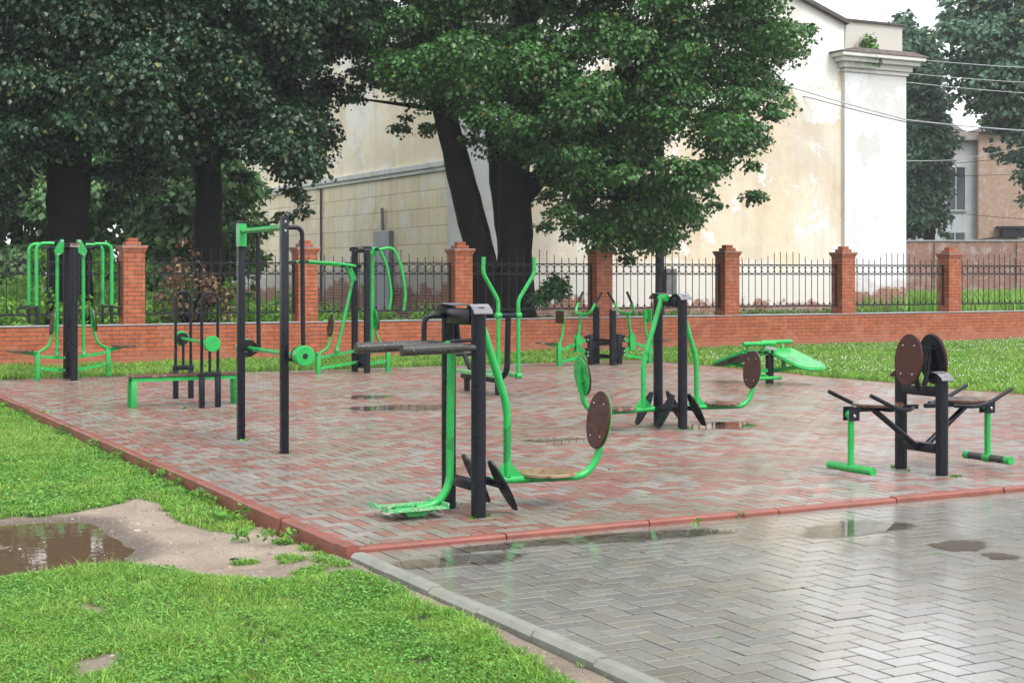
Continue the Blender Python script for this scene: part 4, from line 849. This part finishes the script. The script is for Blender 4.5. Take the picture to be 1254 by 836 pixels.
cable([(1095, 134), (1254, 146), (1500, 160)], (50, 49, 48), .01, 'thin cable just above the thickest one right of the white pier')
cable([(1095, 197), (1170, 196), (1254, 180), (1500, 150)], (50, 50, 49, 48), .012, 'cable rising to the right across the grey house window', False)
cable([(1095, 202), (1170, 200), (1254, 191), (1500, 170)], (50, 50, 49, 48), .01, 'cable close below the one rising across the grey house window')
cable([(1095, 216), (1254, 213), (1500, 205)], (50, 49, 48), .009, 'thin level cable below the grey house window')
cable([(1095, 256), (1180, 262), (1254, 268), (1500, 280)], (50, 50, 49, 48), .009, 'lowest cable, crossing in front of the far dark tree')
# ================================================================== trees
def pal(base, bract=(.2, .19, .05), pb=.04, var=.45):
    base = np.array(base)
    def f(n, k):
        c = base*(1-var+2*var*RNG.random((n, 1)))*(.8+.4*k); return np.where(RNG.random((n, 1)) < pb, np.array(bract)*(.6+.8*RNG.random((n, 1))), c)
    return f
def leaves(name, C, Rr, per, size, colf, mat, parent, flat=.75, droop=.5):
    pc = np.maximum((per*(Rr/Rr.max())**1.6*1.5).astype(int), 12); n = int(pc.sum()); ci = np.repeat(np.arange(len(C)), pc); dr = RNG.normal(0, 1, (n, 3)); dr /= np.linalg.norm(dr, axis=1)[:, None]
    rad = Rr[ci]*(RNG.random(n)**.45)*RNG.uniform(.75, 1.12, n); pos = C[ci]+dr*rad[:, None]*np.array([1, 1, flat]); pos[:, 2] -= droop*.35*((rad/Rr[ci])**2*Rr[ci]-.8*Rr[ci])
    nrm = dr*.75+np.array([0, 0, .5])+RNG.normal(0, .5, (n, 3)); nrm /= np.linalg.norm(nrm, axis=1)[:, None]
    ax = dr*np.array([1, 1, .2])+np.array([0, 0, -droop])+RNG.normal(0, .45, (n, 3)); ax -= nrm*(ax*nrm).sum(1)[:, None]; ax /= np.linalg.norm(ax, axis=1)[:, None]+1e-9
    sd = np.cross(nrm, ax); s = size*RNG.uniform(.5, 1.45, n)[:, None]
    v = np.stack([pos, pos+ax*s*.42+sd*s*.42-nrm*s*.06, pos+ax*s, pos+ax*s*.42-sd*s*.42-nrm*s*.06], 1)
    b = (np.arange(n)*4)[:, None]; f = np.concatenate([b+np.array([[0, 2, 1]]), b+np.array([[0, 3, 2]])])
    c = np.repeat(colf(n, RNG.random((len(C), 1))[ci])[:, None, :], 4, 1)
    return np_mesh(name, v.reshape(-1, 3), f, mat, c.reshape(-1, 3), parent)
def clumps(poly, d, thick, n, r, shrink=.75, tk=60):
    ppm = F/d; xs = [q[0] for q in poly]; ys = [q[1] for q in poly]; C, Q = [], []
    while len(C) < n:
        x = RNG.uniform(min(xs), max(xs), 400); y = RNG.uniform(min(ys), max(ys), 400); s = sdist(poly, x, y); rr = r*RNG.uniform(.6, 1.25, 400)
        ok = s > rr*ppm*shrink
        for a, b_, q, e in zip(x[ok], y[ok], rr[ok], s[ok]):
            dd = d+RNG.uniform(-1, 1)*thick*min(1, (e/ppm+.2)/(tk/ppm*1.0)+.15); C.append(at_depth(d and a, b_, dd)); Q.append(q)
    C = np.array([tuple(c) for c in C[:n]]); Q = np.array(Q[:n]); return C, Q
def trunk(t, base, parts_, mat=BARK, name='trunk'):
    for pts, rs in parts_:
        def f(m):
            P3 = [Vector(p) for p in pts]; out, rr = [], []
            for i in range(len(P3)-1):
                for k in range(6):
                    u = k/6; q = P3[i].lerp(P3[i+1], u); out.append(q+Vector((random.gauss(0, .012), random.gauss(0, .012), 0))); rr.append((rs[i]*(1-u)+rs[i+1]*u)*random.uniform(.96, 1.04))
            out.append(P3[-1]); rr.append(rs[-1]); m.tube(out, rr, 18)
        part(t, name, mat, f, smooth=60)
def limbs(t, o, C, n, r0, mat=BARK, start=None):
    idx = RNG.choice(len(C), min(n, len(C)), replace=False)
    def f(m):
        for i in idx:
            a = Vector(start[RNG.integers(len(start))]); b = Vector(C[i])-o; k = a.lerp(b, .5)+Vector((random.gauss(0, .3), random.gauss(0, .3), .5+random.random()*.4))
            m.tube([a, a.lerp(k, .5)+Vector((0, 0, .15)), k, k.lerp(b, .55), b], [r0, r0*.8, r0*.55, r0*.35, r0*.12], 8)
    part(t, 'limbs', mat, f, smooth=60)
def tree(name, label, base_px, d, poly, thick, n, r, per, size, colf, mat, trunks, z0=.4, group=None, nl=16, flat=.52, droop=.8, shrink=.7, tk=60, lr=.13, front=None):
    b = at_depth(base_px, 337, d); o = Vector((b.x, b.y, z0)); t = thing(name, label, 'tree', o, 0, group or {'linden_tree': 'large dark trees behind the fence', 'far_tree': 'far trees on the right', 'backyard_tree': 'paler trees behind the dark trunks'}[name])
    C, Q = clumps(poly, d, thick, n, r, shrink, tk); tp = []
    C2, Q2 = clumps(poly, d, thick*.75, n//3, r*.42, -.35, 400); C = np.concatenate([C, C2]); Q = np.concatenate([Q, Q2])
    if front: C2, Q2 = clumps(front[0], d-front[1], .7, front[2], r*.8, .3); C = np.concatenate([C, C2]); Q = np.concatenate([Q, Q2])
    if trunks:
        tr = []
        for pts, rs in trunks:
            P3 = [at_depth(x, y, d+dd)-o for x, y, dd in pts]; tr.append((P3, rs)); tp += [P3[-1], P3[-1].lerp(P3[-2], .35)]
        trunk(t, o, tr); limbs(t, o, C, nl, lr, start=tp)
    leaves('crown', C-np.array(o), Q, per, size, colf, mat, t, flat, droop); return t, C
DARK = pal((.026, .070, .030), (.16, .17, .05), .035); MID = pal((.048, .14, .030), (.17, .16, .04), .035)
tree('linden_tree', 'huge dark tree with the widest trunk, behind the fence at far left', 75, 29.3,
     [(-330, -250), (-100, -420), (200, -330), (262, -120), (240, 60), (228, 190), (190, 222), (130, 215), (112, 205), (62, 210), (40, 250), (10, 290), (-80, 290), (-230, 260), (-380, 60)], 2.8, 430, .78, 600, .092, DARK, LEAF,
     [([(84, 402, 0), (84, 300, 0), (84, 220, 0), (88, 120, 0), (95, 0, .2), (100, -180, .4)], (.46, .41, .43, .42, .35, .2)), ([(84, 215, 0), (40, 110, -.4), (0, -30, -.8), (-60, -160, -1)], (.3, .22, .16, .08))], front=([(-60, -60), (60, -120), (240, -60), (215, 150), (120, 200), (20, 215), (-60, 260)], 1.9, 90))
tree('linden_tree', 'dark tree with slimmer trunk and drooping boughs, left of the cream wall', 258, 30.6,
     [(130, -300), (380, -340), (500, -190), (490, 30), (462, 120), (425, 150), (452, 185), (458, 208), (405, 196), (385, 240), (383, 278), (345, 268), (335, 235), (300, 256), (286, 212), (240, 208), (220, 262), (150, 258), (118, 190), (150, 90)], 2.6, 400, .68, 600, .092, DARK, LEAF,
     [([(258, 402, 0), (256, 300, 0), (254, 200, 0), (262, 80, 0), (270, -160, .3)], (.34, .29, .27, .22, .1)), ([(255, 205, 0), (310, 110, .3), (370, 10, .3)], (.16, .12, .06))], front=([(200, -40), (300, -60), (350, 60), (330, 170), (235, 195), (150, 225), (150, 100)], 1.7, 60))
BIGTREE = tree('linden_tree', 'broad green tree with several dark trunks spreading from one base, centre of the picture', 628, 32.0,
     [(395, -200), (560, -420), (800, -400), (960, -220), (1002, -40), (985, 20), (1004, 72), (952, 100), (990, 128), (945, 160), (935, 200), (948, 232), (905, 238), (882, 250), (858, 285), (835, 318), (790, 322), (748, 330), (712, 300), (680, 298), (652, 268), (668, 225), (640, 205), (602, 210), (575, 185), (540, 160), (505, 150), (455, 160), (420, 112), (405, 0)], 3.0, 620, .68, 600, .088, MID, LEAF,
     [([(632, 402, 0), (631, 320, 0), (630, 220, 0), (640, 100, 0), (650, -150, .3)], (.46, .37, .35, .3, .12)), ([(604, 402, 0), (586, 300, -.1), (564, 215, -.2), (540, 120, -.3), (500, -60, -.4)], (.42, .31, .29, .22, .08)),
      ([(622, 400, .2), (618, 310, .2), (606, 205, .2), (596, 90, .3)], (.3, .15, .15, .1)), ([(640, 240, 0), (720, 150, -.3), (800, 60, -.5), (870, -40, -.6)], (.22, .17, .12, .06)), ([(640, 215, 0), (715, 235, -.6), (790, 250, -.9)], (.12, .08, .04))], nl=20)
FARP = pal((.085, .165, .105), (.13, .21, .1), .12); LIGHT = pal((.14, .27, .11), (.22, .34, .1), .1)  # distance haze put into the far leaf colour, mist into the pale one
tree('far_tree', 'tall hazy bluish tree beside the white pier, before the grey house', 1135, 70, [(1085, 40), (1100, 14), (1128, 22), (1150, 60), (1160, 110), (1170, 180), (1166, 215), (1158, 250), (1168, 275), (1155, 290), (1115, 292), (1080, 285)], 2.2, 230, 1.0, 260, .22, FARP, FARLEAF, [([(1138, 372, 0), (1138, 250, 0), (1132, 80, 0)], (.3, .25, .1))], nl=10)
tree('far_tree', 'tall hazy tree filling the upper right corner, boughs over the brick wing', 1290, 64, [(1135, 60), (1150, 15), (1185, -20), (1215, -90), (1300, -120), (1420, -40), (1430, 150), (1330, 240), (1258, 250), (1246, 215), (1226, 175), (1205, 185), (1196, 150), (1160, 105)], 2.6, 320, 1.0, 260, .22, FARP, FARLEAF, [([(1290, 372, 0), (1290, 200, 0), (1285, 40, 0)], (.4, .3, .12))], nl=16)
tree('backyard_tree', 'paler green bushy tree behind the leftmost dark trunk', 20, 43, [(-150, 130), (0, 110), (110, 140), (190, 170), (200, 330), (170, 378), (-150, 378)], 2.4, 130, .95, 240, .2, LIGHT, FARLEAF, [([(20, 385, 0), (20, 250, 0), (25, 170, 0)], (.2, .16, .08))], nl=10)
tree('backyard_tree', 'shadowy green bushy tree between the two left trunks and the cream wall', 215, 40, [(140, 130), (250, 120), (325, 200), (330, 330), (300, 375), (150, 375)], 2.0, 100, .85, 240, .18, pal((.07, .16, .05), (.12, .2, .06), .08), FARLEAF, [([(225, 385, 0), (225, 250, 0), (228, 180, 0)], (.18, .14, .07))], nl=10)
# withered shrub, low shoots, weeds, cornice sapling
def shrub(name, label, cat, base_px, d, poly, thick, n, r, per, size, colf, z0=.4, stems=7, mat=LEAF, shrink=.5):
    b = at_depth(base_px, 337, d); o = Vector((b.x, b.y, z0)); t = thing(name, label, cat, o); C, Q = clumps(poly, d, thick, n, r, shrink)
    def f(m):
        for i in RNG.choice(len(C), min(stems, len(C)), replace=False):
            e = Vector(C[i])-o; k = e*.5+Vector((random.gauss(0, .1), random.gauss(0, .1), .12)); m.tube([(random.gauss(0, .06), random.gauss(0, .06), -.05), k, e], [.018, .013, .004], 6)
    part(t, 'stems', BARK, f); leaves('foliage', C-np.array(o), Q, per, size, colf, mat, t, .9, .3); return t
shrub('withered_shrub', 'dried brown shrub with curled dead leaves behind the railing between two left pillars', 'shrub', 232, 28.4, [(195, 395), (182, 335), (198, 295), (225, 275), (243, 290), (250, 330), (285, 345), (305, 385), (260, 395)], .45, 44, .19, 24, .085, pal((.16, .085, .045), (.3, .2, .11), .25), stems=34)
def shoots(t):
    o = t.location; C, Q = clumps([(645, 352), (665, 338), (704, 335), (708, 350), (690, 368), (660, 374), (645, 374)], 31.4, .25, 14, .17, .5); st = at_depth(640, 372, 31.8)-o
    def f(m):
        for c in C[::3]: e = Vector(c)-o; m.tube([st, st.lerp(e, .5)+Vector((0, 0, .08)), e], [.014, .01, .003], 6)
    part(t, 'shoot_stems', BARK, f); leaves('low_shoots', C-np.array(o), Q, 42, .1, MID, LEAF, t, .9, .3)
shoots(BIGTREE[0])
shrub('cornice_sapling', 'small bright green sapling growing on the cornice of the white pier', 'sapling', 1062, 44.9, [(1035, 78), (1045, 66), (1052, 66), (1057, 40), (1068, 38), (1074, 60), (1085, 78)], .25, 26, .2, 34, .1, pal((.09, .22, .03), (.12, .26, .05), .1), z0=8.42, stems=10)
pts = []
WC, WR = [], []
for i in range(560):
    x = random.uniform(1.5, 13.5); y = random.uniform(28.5, 42); hmax = (.3+2.2*max(0, float(fbm(x, y, .5))-.25)*(1.4 if y > 31 else .7))*(1.0 if x < 9.6 else .5); WC.append((x, y, .45+random.random()*hmax)); WR.append(random.uniform(.2, .36))
tag(leaves('weeds', np.array(WC), np.array(WR), 110, .085, pal((.19, .42, .06), (.28, .46, .09), .2), GRASS, None, 1.0, .2), kind='stuff')
WC, WR = [], []
for i in range(160):
    x = random.uniform(16, 31); y = random.uniform(33.4, 34.8); WC.append((x, y, .45+random.random()*.12)); WR.append(random.uniform(.1, .2))
tag(leaves('weeds', np.array(WC), np.array(WR), 40, .07, pal((.07, .17, .03), (.15, .2, .06), .15), GRASS, None, .8, .2), kind='stuff')
# fallen leaves and sprouts on the paving
FL = []
for i in range(150):
    x = random.uniform(3.4, 14); y = random.uniform(5, 20); z = .004 if y > YF else -.03; FL.append((x, y, z))
FL += [(X0-.02-abs(random.gauss(0, .12)), random.uniform(5, 14), -.075) for _ in range(60)]
V, FC, T = [], [], []
for x, y, z in FL:
    a = random.random()*6.28; s = random.uniform(.012, .03); n = len(V); c, q = math.cos(a)*s, math.sin(a)*s
    V += [(x-c, y-q, z+.002), (x-q*.5, y+c*.5, z+.007), (x+c, y+q, z+.003), (x+q*.5, y-c*.5, z+.002)]; FC.append((n, n+1, n+2, n+3))
    k = random.random(); T += [(.06, .22, .03) if k < .5 else (.25, .16, .04) if k < .75 else (.1, .05, .03)]*4
tag(np_mesh('fallen_leaves', np.array(V), np.array(FC), LEAF, np.array(T)), kind='stuff')
# weeds rooted along the kerbs
KC, KR = [], []
for px, py in [(190, 575), (205, 585), (245, 618), (290, 640), (120, 548), (95, 533), (60, 515), (232, 598), (300, 660), (345, 668), (160, 562), (20, 500), (40, 508)]:
    x, y = ground(px, py, -.085); x = min(x, X0-.06)
    for k in range(3): KC.append((x+random.gauss(0, .06), y+random.gauss(0, .1), -.06+random.random()*.05)); KR.append(random.uniform(.04, .09))
for px, py in [(452, 668), (850, 640), (980, 622), (1040, 616), (905, 631), (1110, 580), (1140, 585)]:
    x, y = ground(px, py, -.02); KC.append((x, y, -.01)); KR.append(.04)
for x, y in [(4.44, 8.84), (4.48, 9.4), (8.85, 12.92), (8.85, 13.5), (8.65, 8.95), (8.7, 9.55), (4.48, 12.85), (4.46, 14.1), (5.0, 17.75), (13.73, 17.75), (14.0, 22.7)]:
    for k in range(4): a = random.random()*6.28; KC.append((x+.07*math.cos(a), y+.07*math.sin(a), -.004)); KR.append(random.uniform(.015, .03))
tag(leaves('kerb_weeds', np.array(KC), np.array(KR), 26, .032, pal((.09, .26, .03), (.2, .3, .05), .1), GRASS, None, .8, .1), kind='stuff')
# humid air
hz = MB(); hz.box(-60, 190, -30, 210, -1.6, 26); m = bpy.data.materials.new('humid_air'); m.use_nodes = True; nt = m.node_tree; nt.nodes.remove(nt.nodes['Principled BSDF'])
pv_ = nd(nt, 'ShaderNodeVolumePrincipled'); pv_.inputs['Color'].default_value = (.92, .95, 1, 1); pv_.inputs['Density'].default_value = .0006; nt.links.new(pv_.outputs[0], nt.nodes['Material Output'].inputs['Volume'])
HAZE = tag(hz.build('haze', m, smooth=0), kind='stuff')
